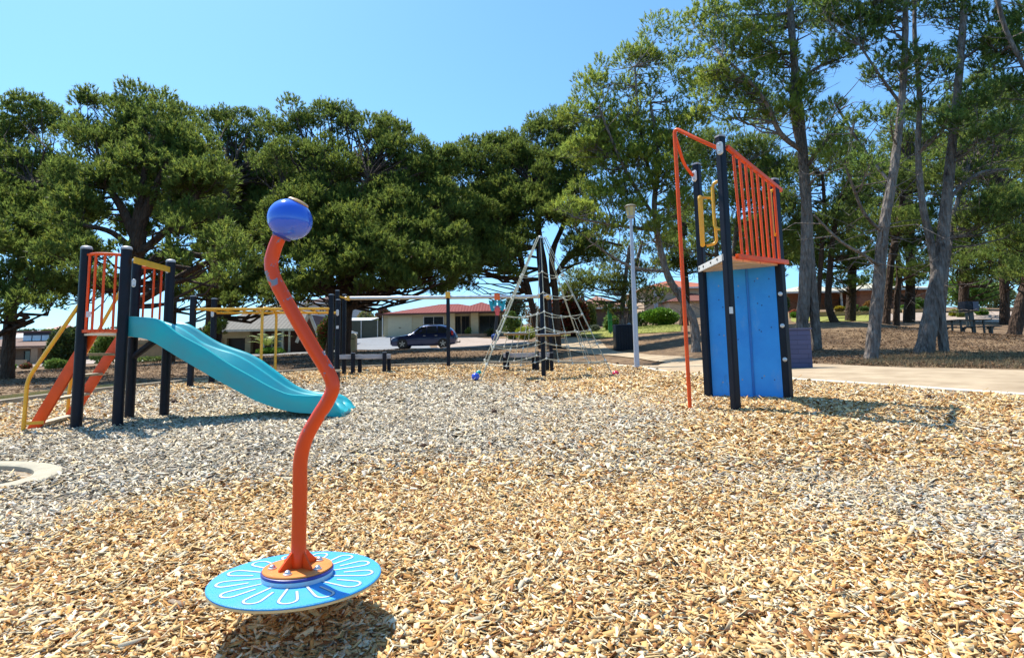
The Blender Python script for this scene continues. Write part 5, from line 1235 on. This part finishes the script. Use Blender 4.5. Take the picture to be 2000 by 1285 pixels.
pine('broad dark pine at the edge of view beside the brown house', 21, [[(14,732,23),(18,660,21),(24,590,19),(42,510,16),(58,430,12),(66,360,8)]],
 [(75,232,58,52),(20,245,45,45),(-40,300,90,100),(45,340,90,70),(100,330,50,70),(105,420,85,55),(0,440,110,70),(70,480,100,45),(30,560,90,35,.7),(120,540,60,30,.6),(70,590,60,24,.5),(140,500,50,36,.6),(-30,600,60,40,.6),(-120,420,90,120)], seed=3, tilt=.9, length=.15, width=.032, blades=12, rk=0.5, maxd=4.5,
 limbs=[[(30,570,9),(80,520,7),(150,505,5),(215,520,3)],[(26,580,9),(-40,500,8),(-90,440,6)]])
pine('massive forked pine with reddish limbs standing behind the slide tower', 18.5, [[(244,738,18),(245,660,17),(250,570,17),(264,500,18),(272,450,17)]],
 [(180,195,36,26),(245,205,55,36),(320,205,65,36),(190,280,75,60),(290,275,90,70),(370,290,50,50),(165,370,70,60),(250,350,85,50),(345,350,70,50),(400,380,70,55),(150,445,75,35,.35),(385,430,80,40,.5),(455,480,55,40,.4),(200,480,45,24,.2),(430,540,60,30,.3),(370,500,60,26,.3),(120,500,60,30,.3),(180,540,40,20,.2),(250,300,70,50),(310,250,60,46),(270,250,50,40),(320,300,60,40)], seed=5, rk=.85, tilt=.9, length=.15, width=.032, blades=12, maxd=4.5,
 limbs=[[(268,470,14),(240,410,10),(215,370,7),(195,320,4)],[(264,460,14),(276,390,10),(283,330,6),(288,290,3)],[(270,450,13),(305,365,9),(330,310,4)],[(256,545,11),(330,490,9,1),(400,500,7,1.5),(470,470,5,2)],[(266,500,10),(325,450,8),(385,380,6)],[(270,500,8),(220,455,6,-1),(160,440,4,-1.5)],[(250,600,11),(320,560,9,1),(390,520,8,1.2),(480,486,5,1.5)]])
pine('dark pine with low drooping boughs behind the monkey bars', 27, [[(417,704,15),(417,620,14),(420,540,13),(432,450,10),(445,360,7)]],
 [(420,250,50,36),(480,262,60,50),(440,330,75,60),(520,350,60,80),(470,420,85,60,.8),(410,480,70,45,.45),(500,500,80,40,.5),(420,560,55,25,.7),(480,575,70,25,.8),(550,590,45,20,.7),(370,560,45,22,.7),(400,640,40,16,.4),(530,560,50,30,.4),(480,530,70,30,.4)], seed=8, tilt=.9, length=.15, width=.032, blades=12, maxd=4.5,
 limbs=[[(418,600,8),(460,570,6),(530,565,4)],[(420,560,8),(380,530,6),(340,520,4)]])
pine('widest dark domed pine, its trunk by the olive fence', 25, [[(671,708,13),(673,640,13.5),(676,580,14.5),(672,530,14),(655,470,11),(635,380,8)]],
 [(560,240,55,36),(640,245,65,38),(720,250,65,40),(790,290,60,45),(830,330,34,40),(560,320,80,60),(650,330,80,60),(750,350,90,60),(830,400,45,50),(600,410,90,60),(700,430,100,60),(800,460,70,50),(590,490,80,40),(680,510,90,36),(770,525,80,30),(850,510,55,40,.8),(560,555,60,26,.8),(720,556,70,16,.5),(880,440,40,60),(860,370,30,40),(650,440,60,60),(780,400,60,60),(560,440,60,50),(760,500,90,40),(640,540,70,30,.7),(820,545,60,24,.6),(880,520,40,36,.7),(850,330,46,46),(870,300,24,24),(760,270,50,40),(670,232,50,26)], seed=12, tilt=.75, length=.15, width=.032, blades=12, maxd=5,
 limbs=[[(668,560,12),(720,500,9),(790,460,6)],[(660,530,11),(600,470,8),(560,420,5)],[(676,600,12),(740,570,9,1),(790,520,6,1.5),(830,480,4,2)],[(672,580,9),(620,555,7),(570,560,5)],[(650,500,9),(680,420,7),(720,350,5)]])
pine('dark pine with several curving stems rising behind the rope pyramid', 28, [[(1078,690,16),(1070,600,15),(1062,520,13),(1050,440,11),(1046,370,8)],[(1090,690,13),(1085,580,12),(1078,500,11),(1100,440,8),(1120,380,6)],[(1060,690,12),(1040,600,11),(1018,510,10),(1005,430,7)]],
 [(905,350,44,50),(965,320,40,44),(1030,290,46,44),(1080,250,44,44),(1010,360,65,55),(1090,330,60,60),(940,420,70,60),(1040,420,60,45),(1110,410,55,50),(905,490,60,55),(970,490,60,40),(1140,480,50,40),(900,550,50,22,.6),(985,540,35,18,.5),(1000,300,40,40),(1060,360,60,60),(920,450,60,60),(1000,450,60,50),(880,420,40,50),(900,320,40,40),(940,300,40,36),(1110,260,40,50),(1130,330,50,60),(1140,400,40,40)], seed=15, tilt=.75, length=.15, width=.032, blades=12, rk=0.55, maxd=5,
 limbs=[[(1075,560,9),(1110,500,8,-.5),(1160,472,6,-1),(1215,480,3,-1)],[(1040,600,7),(1000,520,6),(960,500,4)],[(1080,545,8),(1120,500,6),(1180,500,4)]])
lt = (.26,.33,.06)
pine('leaning bright green pine between the lamp post and the fireman pole', 20, [[(1360,692,14),(1355,630,12),(1335,590,11),(1305,540,10),(1286,470,9),(1278,400,8),(1285,310,6),(1270,200,4)]],
 [(1160,150,40,40,.8),(1180,230,50,50),(1130,230,30,50,.8),(1160,280,60,40),(1220,270,60,60),(1270,330,60,60),(1330,150,50,80,.7),(1340,250,50,60,.7),(1240,120,45,40,.8),(1250,200,55,55,.8),(1150,310,50,45),(1210,310,60,50,.8),(1290,290,55,60,.7),(1290,90,45,55,.7),(1150,390,55,30),(1215,390,65,40),(1290,390,60,40,.7),(1115,415,50,22),(1170,440,65,22),(1250,450,60,28,.7),(1330,360,50,60,.7)], seed=21, rk=0.68, green=lt, dens=14, fill=2.9, pr=(.4,.72), bark=bark_grey,
 limbs=[[(1282,430,6),(1220,330,5,-.6),(1170,210,3,-.8)],[(1284,450,6),(1200,440,4,-1),(1120,425,2,-1.5)],[(1280,380,5),(1250,250,4),(1240,130,3)],[(1300,530,5),(1230,520,4,-.5),(1150,470,2,-.5)]], twigs=40)
pine('small pine with a forked trunk behind the litter bin', 30, [[(1213,648,7),(1216,600,6),(1222,540,5),(1230,480,4)],[(1228,648,7),(1232,590,6),(1240,530,5),(1255,470,3)]],
 [(1180,540,50,26),(1130,560,40,30),(1230,560,45,26,.8),(1215,505,50,26,.7),(1270,520,40,26,.6),(1280,580,42,22,.7),(1200,600,40,16,.6)], seed=24, rk=0.8, green=(0.169,0.212,0.051), dens=14, fill=2.9, pr=(.4,.75), twigs=25, bark=bark_grey)
pine('tall pine with a grey forked trunk just right of the orange railing', 18, [[(1562,712,15),(1566,640,14),(1572,560,14),(1576,430,13),(1570,330,12),(1564,240,10),(1552,130,9),(1542,0,8),(1535,-120,5)],[(1568,300,9),(1552,240,7),(1548,170,6),(1556,80,4)]],
 [(1390,50,50,45,.9),(1440,90,55,50,.9),(1480,30,60,45,.8),(1380,140,55,40,.8),(1440,170,50,36,.7),(1540,30,50,40,.7),(1630,110,46,30),(1600,40,50,40,.7),(1590,150,36,40,.6),(1520,130,40,50,.5),(1450,-60,120,60),(1580,-80,110,70),(1660,100,24,16),(1460,110,80,60,.6),(1520,200,60,50,.5),(1600,220,50,60,.5),(1470,220,50,46,.5),(1380,200,46,40,.6),(1610,300,40,50,.4)], seed=27, rk=0.8, green=lt, dens=14, fill=2.9, pr=(.34,.66), bark=bark_grey,
 limbs=[[(1568,295,7),(1525,262,6,-.4),(1496,200,5,-.8),(1455,150,3.5,-1),(1410,110,2.5,-1)],[(1572,330,5),(1610,280,4,-.5),(1650,240,3,-.8)],[(1556,160,5),(1600,130,3),(1640,115,2)]], twigs=70)
pine('pair of slim dark stems right of the purple block wall', 26, [[(1590,655,7),(1598,590,6.5),(1604,500,6),(1610,410,5),(1606,340,4)],[(1632,634,11),(1618,596,9),(1620,540,8),(1628,460,7),(1640,380,5)]],
 [(1600,330,60,50,.8),(1650,420,55,45,.8),(1690,350,45,45,.7),(1590,440,40,40,.6),(1665,490,40,24,.6),(1540,380,45,50,.7)], seed=30, rk=0.7, green=(0.161,0.220,0.051), dens=14, fill=2.9, pr=(.45,.8), twigs=40, bark=bark_dark)
pine('slender pale grey pine leaning slightly, third trunk right of the climbing tower', 14.4, [[(1700,712,15),(1708,640,13.5),(1716,560,12.5),(1722,480,12),(1730,420,11),(1746,330,9.5),(1760,210,8),(1767,100,7),(1768,0,6),(1760,-100,5)]],
 [(1700,15,55,30),(1650,-20,70,40),(1740,45,50,24,.8),(1690,75,40,20,.7),(1790,-40,90,50),(1670,45,40,26,.8),(1640,30,40,24,.7),(1720,120,60,40,.5),(1700,230,50,40,.4),(1790,130,40,50,.5),(1680,320,46,40,.4),(1600,10,50,30,.7)], seed=33, rk=0.85, green=(0.135,0.203,0.047), dens=14, fill=2.9, pr=(.3,.5), bark=bark_grey,
 limbs=[[(1726,455,4),(1690,420,3.5,-.3),(1668,370,3,-.5),(1650,320,2,-.6)],[(1718,520,4),(1690,500,3.5,-.6),(1640,470,3,-1),(1590,420,2,-1.2)],[(1742,360,4),(1700,310,3.5,.3),(1660,250,2.5,.5),(1630,200,2,.5)],[(1760,205,4),(1720,150,3,-.2),(1680,90,2,-.3)]], twigs=60)
pine('dark pine whose trunk forks in a wide V near the picnic table', 16, [[(1804,698,23),(1812,650,19),(1826,570,17),(1838,500,15),(1846,420,13),(1858,300,11),(1870,180,9),(1880,60,8),(1886,-80,6)],[(1830,540,10),(1815,460,9),(1802,400,8),(1793,300,7),(1796,190,6),(1786,60,5),(1790,-60,4)]],
 [(1890,20,60,40,.9),(1950,50,60,40,.8),(1830,30,50,30,.7),(1985,110,45,40,.8),(1870,-70,110,50),(1920,130,40,36,.5),(1790,-20,50,40),(1900,200,40,30,.5),(1770,150,26,40,.4),(1930,90,70,50,.6),(1820,120,40,50,.5),(1920,240,60,50,.5),(1830,230,40,50,.4),(1980,200,50,60,.6)], seed=36, rk=0.78, green=(0.144,0.212,0.047), dens=14, fill=2.9, pr=(.32,.6), bark=bark_grey,
 limbs=[[(1858,310,5),(1900,280,4,-.3),(1950,265,3,-.5)],[(1850,390,5),(1910,340,4),(1970,330,2.5)],[(1875,120,4),(1920,90,3),(1970,70,2)],[(1940,-30,5,-1),(1965,60,5,-1),(2000,130,5,-1),(2040,200,5,-1)]], twigs=90)
pine('thin leaning stem close behind the forked pine by the picnic table', 20, [[(1836,672,9),(1840,610,8),(1848,520,7),(1862,430,6),(1885,340,4)]],
 [(1890,360,45,36,.8),(1930,400,40,36,.8),(1900,450,46,30,.7),(1860,300,36,36,.6),(1950,320,45,36,.6),(1900,250,60,50,.7),(1820,340,40,50,.6),(1960,420,50,50,.6)], seed=39, rk=0.8, green=(0.169,0.229,0.051), dens=14, fill=2.9, pr=(.34,.6), twigs=50, bark=bark_grey)
pine('twin dark pines in front of the short sandstone wall', 28, [[(1730,645,9),(1734,590,8.5),(1742,500,8),(1758,420,6.5),(1772,330,5)],[(1750,646,8),(1752,590,7.5),(1756,520,7),(1740,440,5)]],
 [(1770,270,50,45),(1790,350,55,45,.8),(1740,350,46,46,.8),(1760,440,50,36,.8),(1790,520,40,26,.7),(1700,440,36,32,.7),(1770,215,34,30,.8)], seed=42, rk=0.75, green=(0.203,0.263,0.057), dens=14, fill=2.9, pr=(.45,.8), twigs=30)
pine('thick pine leaning out of view beside the picnic table', 22, [[(1980,662,19),(1988,620,17),(2004,560,15),(2025,480,14),(2050,380,12),(2070,250,9)]],
 [(1975,400,36,40),(1985,470,36,36),(2060,330,80,80),(2040,200,80,80),(1985,540,30,26,.7),(2090,460,60,60)], seed=45, rk=0.65, green=(0.169,0.229,0.051), dens=14, fill=2.9, pr=(.4,.75))
pine('dark pine standing behind the leaning trunk by the picnic table', 32, [[(1962,628,10),(1962,570,9.5),(1956,470,8),(1950,370,6)]],
 [(1945,300,55,50,.8),(1910,240,50,45,.8),(1985,230,50,60,.7),(1920,500,55,30,.7),(1975,540,40,26,.6),(1940,400,45,45,.6)], seed=48, rk=0.8, green=(0.186,0.254,0.055), dens=14, fill=2.9, pr=(.5,.9), twigs=30)
pine('bright bushy pine seen behind the orange railing of the climbing tower', 28, [[(1432,668,9),(1430,600,9),(1434,500,8),(1444,400,6),(1452,320,4)],[(1410,668,7),(1404,600,7),(1400,500,6),(1392,420,4)]],
 [(1400,300,55,45),(1470,290,55,45),(1520,330,50,50),(1440,370,65,45),(1510,420,55,40,.9),(1390,420,50,50,.9),(1460,470,65,36,.8),(1530,480,40,30,.7),(1350,300,45,40),(1340,480,40,30,.6),(1480,220,46,30)], seed=51, rk=0.7, green=(0.186,0.246,0.055), dens=14, fill=2.9, pr=(.5,.9), twigs=30, bark=bark_grey)

# a second row of dark pines behind the first, their shade lies on the slope
for i, (px, py, Y, top, cr, lab) in enumerate([
 (157,720,31,330,[(60,380,70,60),(130,400,70,60),(100,450,90,40,.4),(40,480,60,40,.6),(110,560,70,26,.6),(180,570,50,24,.6)],'dark pine of the second row glimpsed above the ladder rails'),
 (333,706,32,330,[(300,380,80,60),(380,400,70,60),(340,450,90,40,.4),(420,460,60,50,.5),(300,520,60,22,.6),(360,560,70,26,.4),(450,580,60,22,.4)],'dark pine of the second row behind the forked pine'),
 (643,700,32,320,[(500,380,80,70),(590,370,80,70),(540,460,90,50),(620,470,70,50),(520,545,50,20,.6),(600,560,60,22,.6)],'dark pine of the second row behind the blue ball'),
 (676,694,33,330,[(720,380,80,70),(810,390,80,70),(760,470,90,50),(860,460,70,50),(780,530,60,24,.7),(720,560,40,16,.5),(850,560,50,16,.5)],'dark pine of the second row above the cream house roof'),
 (1056,690,34,380,[(900,430,60,60),(970,420,60,60),(930,490,70,40),(880,530,50,22,.6)],'dark pine of the second row left of the rope pyramid')]):
    pine(lab, Y, [[(px,py,7),(px+5,(py*2+top)/3,6.5),(px-4,(py+top*2)/3,5),(px+2,top,3)]], cr, seed=80+i, dens=22, pr=(.7,1.2), maxd=4.5, tilt=.6, group='second row of dark pines', length=.26, width=.05)

# the closed belt of pines farther back on the right
for i, (px, py, Y, top, cr, lab, gcol) in enumerate([
 (1500,640,36,330,[(1480,360,60,50),(1530,430,60,50),(1440,470,60,45),(1510,520,60,36,.8)],'mid green background pine filling the gap behind the climbing tower rail',(0.135,0.189,0.043)),
 (1660,640,38,300,[(1640,300,50,50,.8),(1690,380,60,50,.9),(1640,450,60,45),(1690,500,60,36,.8),(1600,500,50,34,.8),(1560,480,50,50,.8),(1660,545,70,16,.6)],'light green background pine between the grey forked trunk and the slender pale pine',(0.162,0.223,0.049)),
 (1775,630,36,260,[(1780,300,50,60,.9),(1800,390,60,60,.9),(1740,430,50,46),(1800,480,60,40,.9),(1770,540,50,24,.8),(1740,320,40,50,.8),(1720,550,40,20,.7)],'bright background pine seen between the slender pine and the wide V pine',(0.176,0.243,0.049)),
 (1880,630,40,250,[(1880,300,56,56,.8),(1920,390,60,60,.9),(1860,450,50,50,.9),(1930,480,60,40,.9),(1890,525,56,26,.7),(1930,180,50,46,.8),(1850,200,46,40,.7),(1960,540,60,24,.7)],'light background pine standing behind the box stand',(0.162,0.223,0.049)),
 (2060,640,34,200,[(1990,290,50,60,.8),(2000,400,50,60),(2060,300,70,80),(2060,460,70,60),(1985,490,36,30,.8)],'dense background pine at the street end beside the leaning trunk',(0.149,0.203,0.043)),
 (1335,640,40,420,[(1340,440,50,50,.8),(1310,500,46,36,.7),(1370,500,46,40,.8),(1280,470,40,40,.6)],'dark background pine beyond the leaning bright green pine',(0.108,0.155,0.038))]):
    pine(lab, Y, [[(px,py,9),(px+4,(py*2+top)/3,8),(px-3,(py+top*2)/3,6),(px+2,top,3)]], cr, seed=60+i, green=gcol, dens=14, fill=2.6, pr=(.45,.85), twigs=20, group='pines farther back on the rise', length=.2, width=.036)

def shrub(name, label, cat, px, py, Y, rx, ry, cols, n=900, leaf=.09, seed=0, group=None, flat=.8, lumps=7, tri=False):
    r = np.random.default_rng(seed+int(px)); k = Y/1100; b0 = base(px, py, Y); ax_, az_ = rx*k, ry*k
    c0 = np.array([b0.x, Y, b0.z+az_*.92])
    o = thing(name, b0, label, cat, group)
    C = [c0]+[c0+unit(r.normal(size=3))*np.array([ax_,ax_*flat,az_])*.42 for _ in range(lumps)]
    R = [.82]+list(r.uniform(.42,.62,lumps)); m_ = len(C); pick = r.integers(0,m_,n)
    d = unit(r.normal(size=(n,3))); p = np.array(C)[pick]+d*(np.array(R)[pick]*r.uniform(.6,1,n)**.5)[:,None]*np.array([ax_,ax_*flat,az_])
    p[:,2] = np.maximum(p[:,2], b0.z+.02+r.random(n)*.1)
    a = unit(d+r.normal(0,.6,(n,3))+np.array([0,0,.4])); s = unit(np.cross(a, r.normal(size=(n,3)))); L = leaf*r.uniform(.6,1.4,n)[:,None]
    vs = np.stack([p, p+a*L*.5+s*L*.32, p+a*L, p+a*L*.5-s*L*.32], 1)
    soup('foliage', vs, np.clip(np.array(cols)[r.integers(0,len(cols),n)]*r.uniform(.7,1.3,(n,1)),0,1), leafm, o, 4)
    mb = MB()
    for j in range(5):
        e = Vector(C[j % m_]); mb.tube([b0-Vector((0,0,.1)), b0.lerp(e,.5)+Vector((r.normal(0,.05),r.normal(0,.05),0)), e], [.03*az_,.022*az_,.008], 5)
    mb.build('stem', bark_dark, o)
    return o
gr = [(.07,.13,.025),(.10,.17,.03),(.05,.09,.02)]; lime = [(.22,.26,.03),(.28,.30,.035),(.16,.22,.03)]; brt = [(.15,.29,.03),(.20,.34,.04),(.10,.20,.025)]
S_ = 'garden shrubs in front of the houses'
shrub('red_shrub','tall dark red and green shrub right of the rope pyramid','shrub',1118,668,34,34,52,[(.20,.03,.02),(.13,.03,.02),(.26,.06,.03),(.07,.08,.025),(.10,.05,.02)],6000,.2,group=S_)
shrub('red_shrub','orange red leafed shrub beside the dark red shrub','shrub',1088,668,35,16,46,[(.42,.10,.02),(.34,.07,.02),(.12,.12,.03)],2200,.18,group=S_)
shrub('lime_shrub','yellow green shrub seen through the rope net','shrub',1030,664,42,26,14,[(.40,.44,.03),(.34,.38,.03),(.26,.30,.03)],2200,.14,group=S_)
shrub('green_shrub','loose leafy shrub by the corner of the cream brick house','shrub',1000,662,47,24,30,[(.14,.22,.04),(.10,.16,.03),(.20,.27,.06)],3000,.18,group=S_)
shrub('flame_tree','copper leafed small tree behind the rope pyramid','shrub',1042,650,54,18,34,[(.32,.14,.05),(.24,.11,.05),(.16,.15,.05)],1800,.2,group=S_)
shrub('round_hedge','large rounded green hedge in front of the apricot house','hedge',1288,638,46,40,19,brt,9000,.16,group=S_)
shrub('dark_shrub','dark loose shrub left of the round hedge','shrub',1252,640,47,16,16,[(.05,.08,.02),(.07,.11,.03)],1600,.15,group=S_)
shrub('grey_shrub','low grey green mound beside the marker post','shrub',1160,646,42,13,7,[(.22,.24,.17),(.14,.16,.10)],900,.12,group=S_)
shrub('strappy_plant','spiky green plant behind the marker post','shrub',1196,646,43,14,14,[(.12,.20,.04),(.20,.28,.08)],800,.3,group=S_)
shrub('weeping_shrub','tall weeping olive shrub left of the marker post','shrub',1150,650,45,14,34,[(.10,.12,.035),(.14,.16,.05)],2200,.2,group=S_)
shrub('bottlebrush','green bush flecked with red flowers beside the monkey bars','shrub',640,690,33,24,40,[(.12,.19,.04),(.09,.15,.03),(.16,.22,.05),(.40,.08,.05)],3800,.14,group=S_)
shrub('climber_shrub','small green climber against the cream pillar','shrub',915,656,53.8,6,10,[(.16,.24,.05),(.10,.16,.04)],600,.14,group=S_)
shrub('dark_shrub','dark shrub under the wide window of the cream house','shrub',958,658,53.5,14,8,[(.04,.06,.02),(.07,.10,.03)],700,.14,group=S_)
shrub('garden_tree','pale green garden tree behind the garden shed','tree',715,640,66,26,26,[(.26,.28,.09),(.20,.22,.06),(.30,.22,.10)],2600,.3,group=S_)
shrub('garden_tree','reddish garden tree behind the cream house gutter','tree',748,640,68,22,30,[(.16,.05,.03),(.11,.05,.03),(.12,.10,.04)],2200,.3,group=S_)
shrub('garden_tree','tuft of green tree behind the red roof ridge','tree',818,620,72,18,18,[(.10,.16,.03),(.14,.20,.05)],1400,.3,group=S_)
shrub('garden_tree','pale feathery tree right of the red roof','tree',1008,650,66,24,40,[(.16,.18,.08),(.12,.14,.06)],2200,.3,group=S_)
shrub('garden_shrub','dark bushy shrub beside the brown house','shrub',128,712,40,40,44,[(.07,.10,.025),(.10,.14,.035),(.05,.07,.02)],6000,.2,group=S_)
shrub('flower_bush','low light green bush in the brown house garden','shrub',112,717,38,24,10,[(.22,.32,.06),(.16,.25,.05)],1600,.16,group=S_)
shrub('flower_bush','cream flowered bush in the brown house garden','shrub',110,706,40,11,10,[(.40,.40,.22),(.24,.28,.10)],800,.16,group=S_)
shrub('flower_bush','small red flowering plant by the tan garden wall','shrub',52,720,40,11,5,[(.36,.10,.06),(.14,.16,.05)],500,.14,group=S_)
shrub('flower_bush','green tuft at the foot of the first trunk','shrub',24,724,39,6,6,brt,400,.14,group=S_)
shrub('garden_shrub','bright green shrub seen between the ladder steps','shrub',205,704,37,28,36,[(.16,.26,.04),(.11,.18,.03),(.22,.30,.07)],3500,.18,group=S_)
shrub('garden_shrub','low green plants before the tan paling fence','shrub',300,700,37,32,5,[(.20,.26,.07),(.14,.18,.05)],1400,.14,group=S_)
shrub('fern_bed','low bright green ground plants under the cycad','shrub',530,692,37.5,30,6,brt,1600,.14,group=S_)
shrub('garden_shrub','olive bushy shrub behind the lower slide','shrub',372,700,35,26,24,[(.10,.13,.04),(.14,.17,.06)],2200,.16,group=S_)
for i, (px, py, Y, rx, ry, cols, lab, lf) in enumerate([
 (1550,612,44,8,8,[(.45,.16,.08),(.38,.14,.07)],'coral coloured clipped shrub at the end of the long sandstone wall',.13),
 (1551,617,43.5,6,6,brt,'small green ball shrub under the coral shrub',.12),
 (1640,607,46,8,6,[(.48,.36,.03),(.38,.32,.04)],'golden yellow shrub above the sandstone wall beside the dark stems',.13),
 (1665,608,45.5,13,8,[(.16,.26,.03),(.11,.19,.03)],'wide green mound above the long sandstone wall',.13),
 (1688,608,45.5,9,5,[(.10,.20,.04),(.14,.24,.05)],'low deep green plant near the end of the sandstone wall',.13),
 (1696,600,47,9,9,[(.38,.20,.05),(.30,.17,.05)],'rust coloured round shrub by the brick wall',.13),
 (1765,603,46,9,6,brt,'clipped green mound left of the round topiary',.11),
 (1788,605,45,10,8,[(.20,.32,.03),(.14,.24,.025)],'round clipped lime topiary on the short sandstone wall',.10),
 (1762,608,44.5,9,4,[(.20,.28,.10),(.40,.42,.30)],'white flecked low plant below the clipped mound',.12),
 (1790,594,48,20,12,[(.10,.19,.03),(.06,.12,.02)],'dark spreading shrub behind the round topiary',.18),
 (1863,608,40,10,7,[(.36,.36,.03),(.28,.30,.03)],'yellow green rounded shrub left of the dark box stand',.12),
 (1876,610,39,6,5,[(.26,.30,.08),(.20,.24,.06)],'pale small shrub against the dark box stand',.12),
 (1917,612,40,12,6,brt,'low green shrub right of the dark box stand',.13),
 (1900,608,46,50,36,[(.15,.25,.035),(.20,.30,.05),(.10,.17,.03)],'leafy bright green tree above the dark box stand',.26),
 (1945,606,50,40,26,[(.34,.38,.14),(.26,.30,.10)],'pale yellow green bush at the far end of the street',.24),
 (1740,596,56,30,20,[(.10,.15,.04),(.14,.20,.05)],'mid green bush at the end of the cream roof',.24),
 (1530,612,50,14,24,[(.08,.12,.03),(.12,.17,.04)],'green bush glimpsed left of the grey forked trunk',.2)]):
    big = rx > 18; shrub('garden_tree' if big else 'garden_shrub', lab, 'tree' if big else 'shrub', px, py, Y, rx, ry, cols, 3600 if big else 1400, lf, i, S_)
for i, (px, py, Y, rx, ry, cols, lab) in enumerate([(102,648,180,22,10,[(.26,.28,.05),(.20,.22,.05)],'distant yellow green trees beyond the clerestory'),(60,646,230,26,9,[(.12,.15,.06)],'distant dark tree clump on the skyline over the brown house'),(150,642,260,30,8,[(.12,.15,.07)],'distant skyline trees beyond the dark shrub'),(225,640,260,26,9,[(.13,.16,.07)],'distant skyline trees beyond the tower ladder'),(15,655,180,22,9,[(.16,.20,.06)],'distant green trees left of the clerestory'),(300,642,240,30,10,[(.13,.17,.07)],'distant skyline trees beyond the slide deck')]):
    shrub('distant_tree', lab, 'tree', px, py, Y, rx, ry, cols, 1500, .9, i, 'trees on the far slope')
# cycad with arching fronds
cb = base(521,688,38); cy_ = thing('cycad', cb, 'cycad with pale arching fronds before the dark carport house', 'palm'); r = np.random.default_rng(5); V = []; K = []
st_ = MB(); st_.lathe([(.16,cb.z-.1),(.2,cb.z+.3),(.12,cb.z+.55)], (cb.x,cb.y,0), 10)
for a, L, hgt in ((2.9,1.9,1.3),(.2,1.9,1.25),(2.4,1.3,1.5),(.8,1.4,1.5),(3.5,1.4,.6),(-.3,1.5,.6),(-1.2,1.2,.9),(-2.0,1.2,.9),(1.6,1.3,1.2)):
    d = Vector((cos(a),sin(a),0)); P = [cb+Vector((0,0,.5))+d*L*t+Vector((0,0,hgt*(1.9*t-1.5*t*t))) for t in np.linspace(0,1,16)]; st_.tube(P, .015, 4)
    s = Vector((-d.y,d.x,0))
    for i in range(1,15):
        for sg in (-1,1):
            w = .42*math.sin(pi*min(1,i/15+.12)); q = P[i]; e = q+s*sg*w+(P[min(15,i+1)]-P[i])*.9-Vector((0,0,.10*w)); t_ = (P[i]-P[i-1]).normalized()*.045
            V.append([tuple(q-t_),tuple(q+t_),tuple(e)]); K.append((.24+.1*r.random(),.32+.1*r.random(),.08))
st_.build('trunk', bark_dark, cy_); soup('fronds', np.array(V), np.array(K), leafm, cy_)

# ================================================================== SKY, SUN, OUTPUT
ELEV = radians(59); AZ = Vector((-.72,.69,0)).normalized()
sd = Vector((AZ.x*cos(ELEV), AZ.y*cos(ELEV), sin(ELEV)))
ld = bpy.data.lights.new('sun','SUN'); lo = bpy.data.objects.new('sun', ld); COL.objects.link(lo)
ld.energy = 4.6; ld.angle = radians(.5); ld.color = (1,.955,.87); lo.rotation_euler = sd.to_track_quat('Z','Y').to_euler(); lo.location = (0,0,60)
w = bpy.data.worlds.new('World'); S.world = w; w.use_nodes = True; nt = w.node_tree; bg = nt.nodes['Background']
sk = nt.nodes.new('ShaderNodeTexSky'); sk.sky_type = 'NISHITA'; sk.sun_disc = False; sk.sun_elevation = ELEV; sk.sun_rotation = math.atan2(AZ.x, AZ.y)
sk.altitude = 100; sk.air_density = 1.0; sk.dust_density = .6; sk.ozone_density = 2.0
hs = nt.nodes.new('ShaderNodeMix'); hs.data_type = 'RGBA'; hs.blend_type = 'MULTIPLY'; hs.inputs[0].default_value = 1; hs.inputs[7].default_value = (.66,1.08,1.42,1)
gm_n = nt.nodes.new('ShaderNodeGamma'); gm_n.inputs[1].default_value = .8; nt.links.new(sk.outputs[0], gm_n.inputs[0])
nt.links.new(gm_n.outputs[0], hs.inputs[6]); nt.links.new(hs.outputs[2], bg.inputs[0]); bg.inputs[1].default_value = .15
S.render.engine = 'CYCLES'
S.view_settings.view_transform = 'Standard'; S.view_settings.look = 'None'; S.view_settings.exposure = .75; S.view_settings.gamma = 1
S.cycles.use_denoising = True
S.cycles.max_bounces = 6; S.cycles.transparent_max_bounces = 4
bpy.context.view_layer.update()
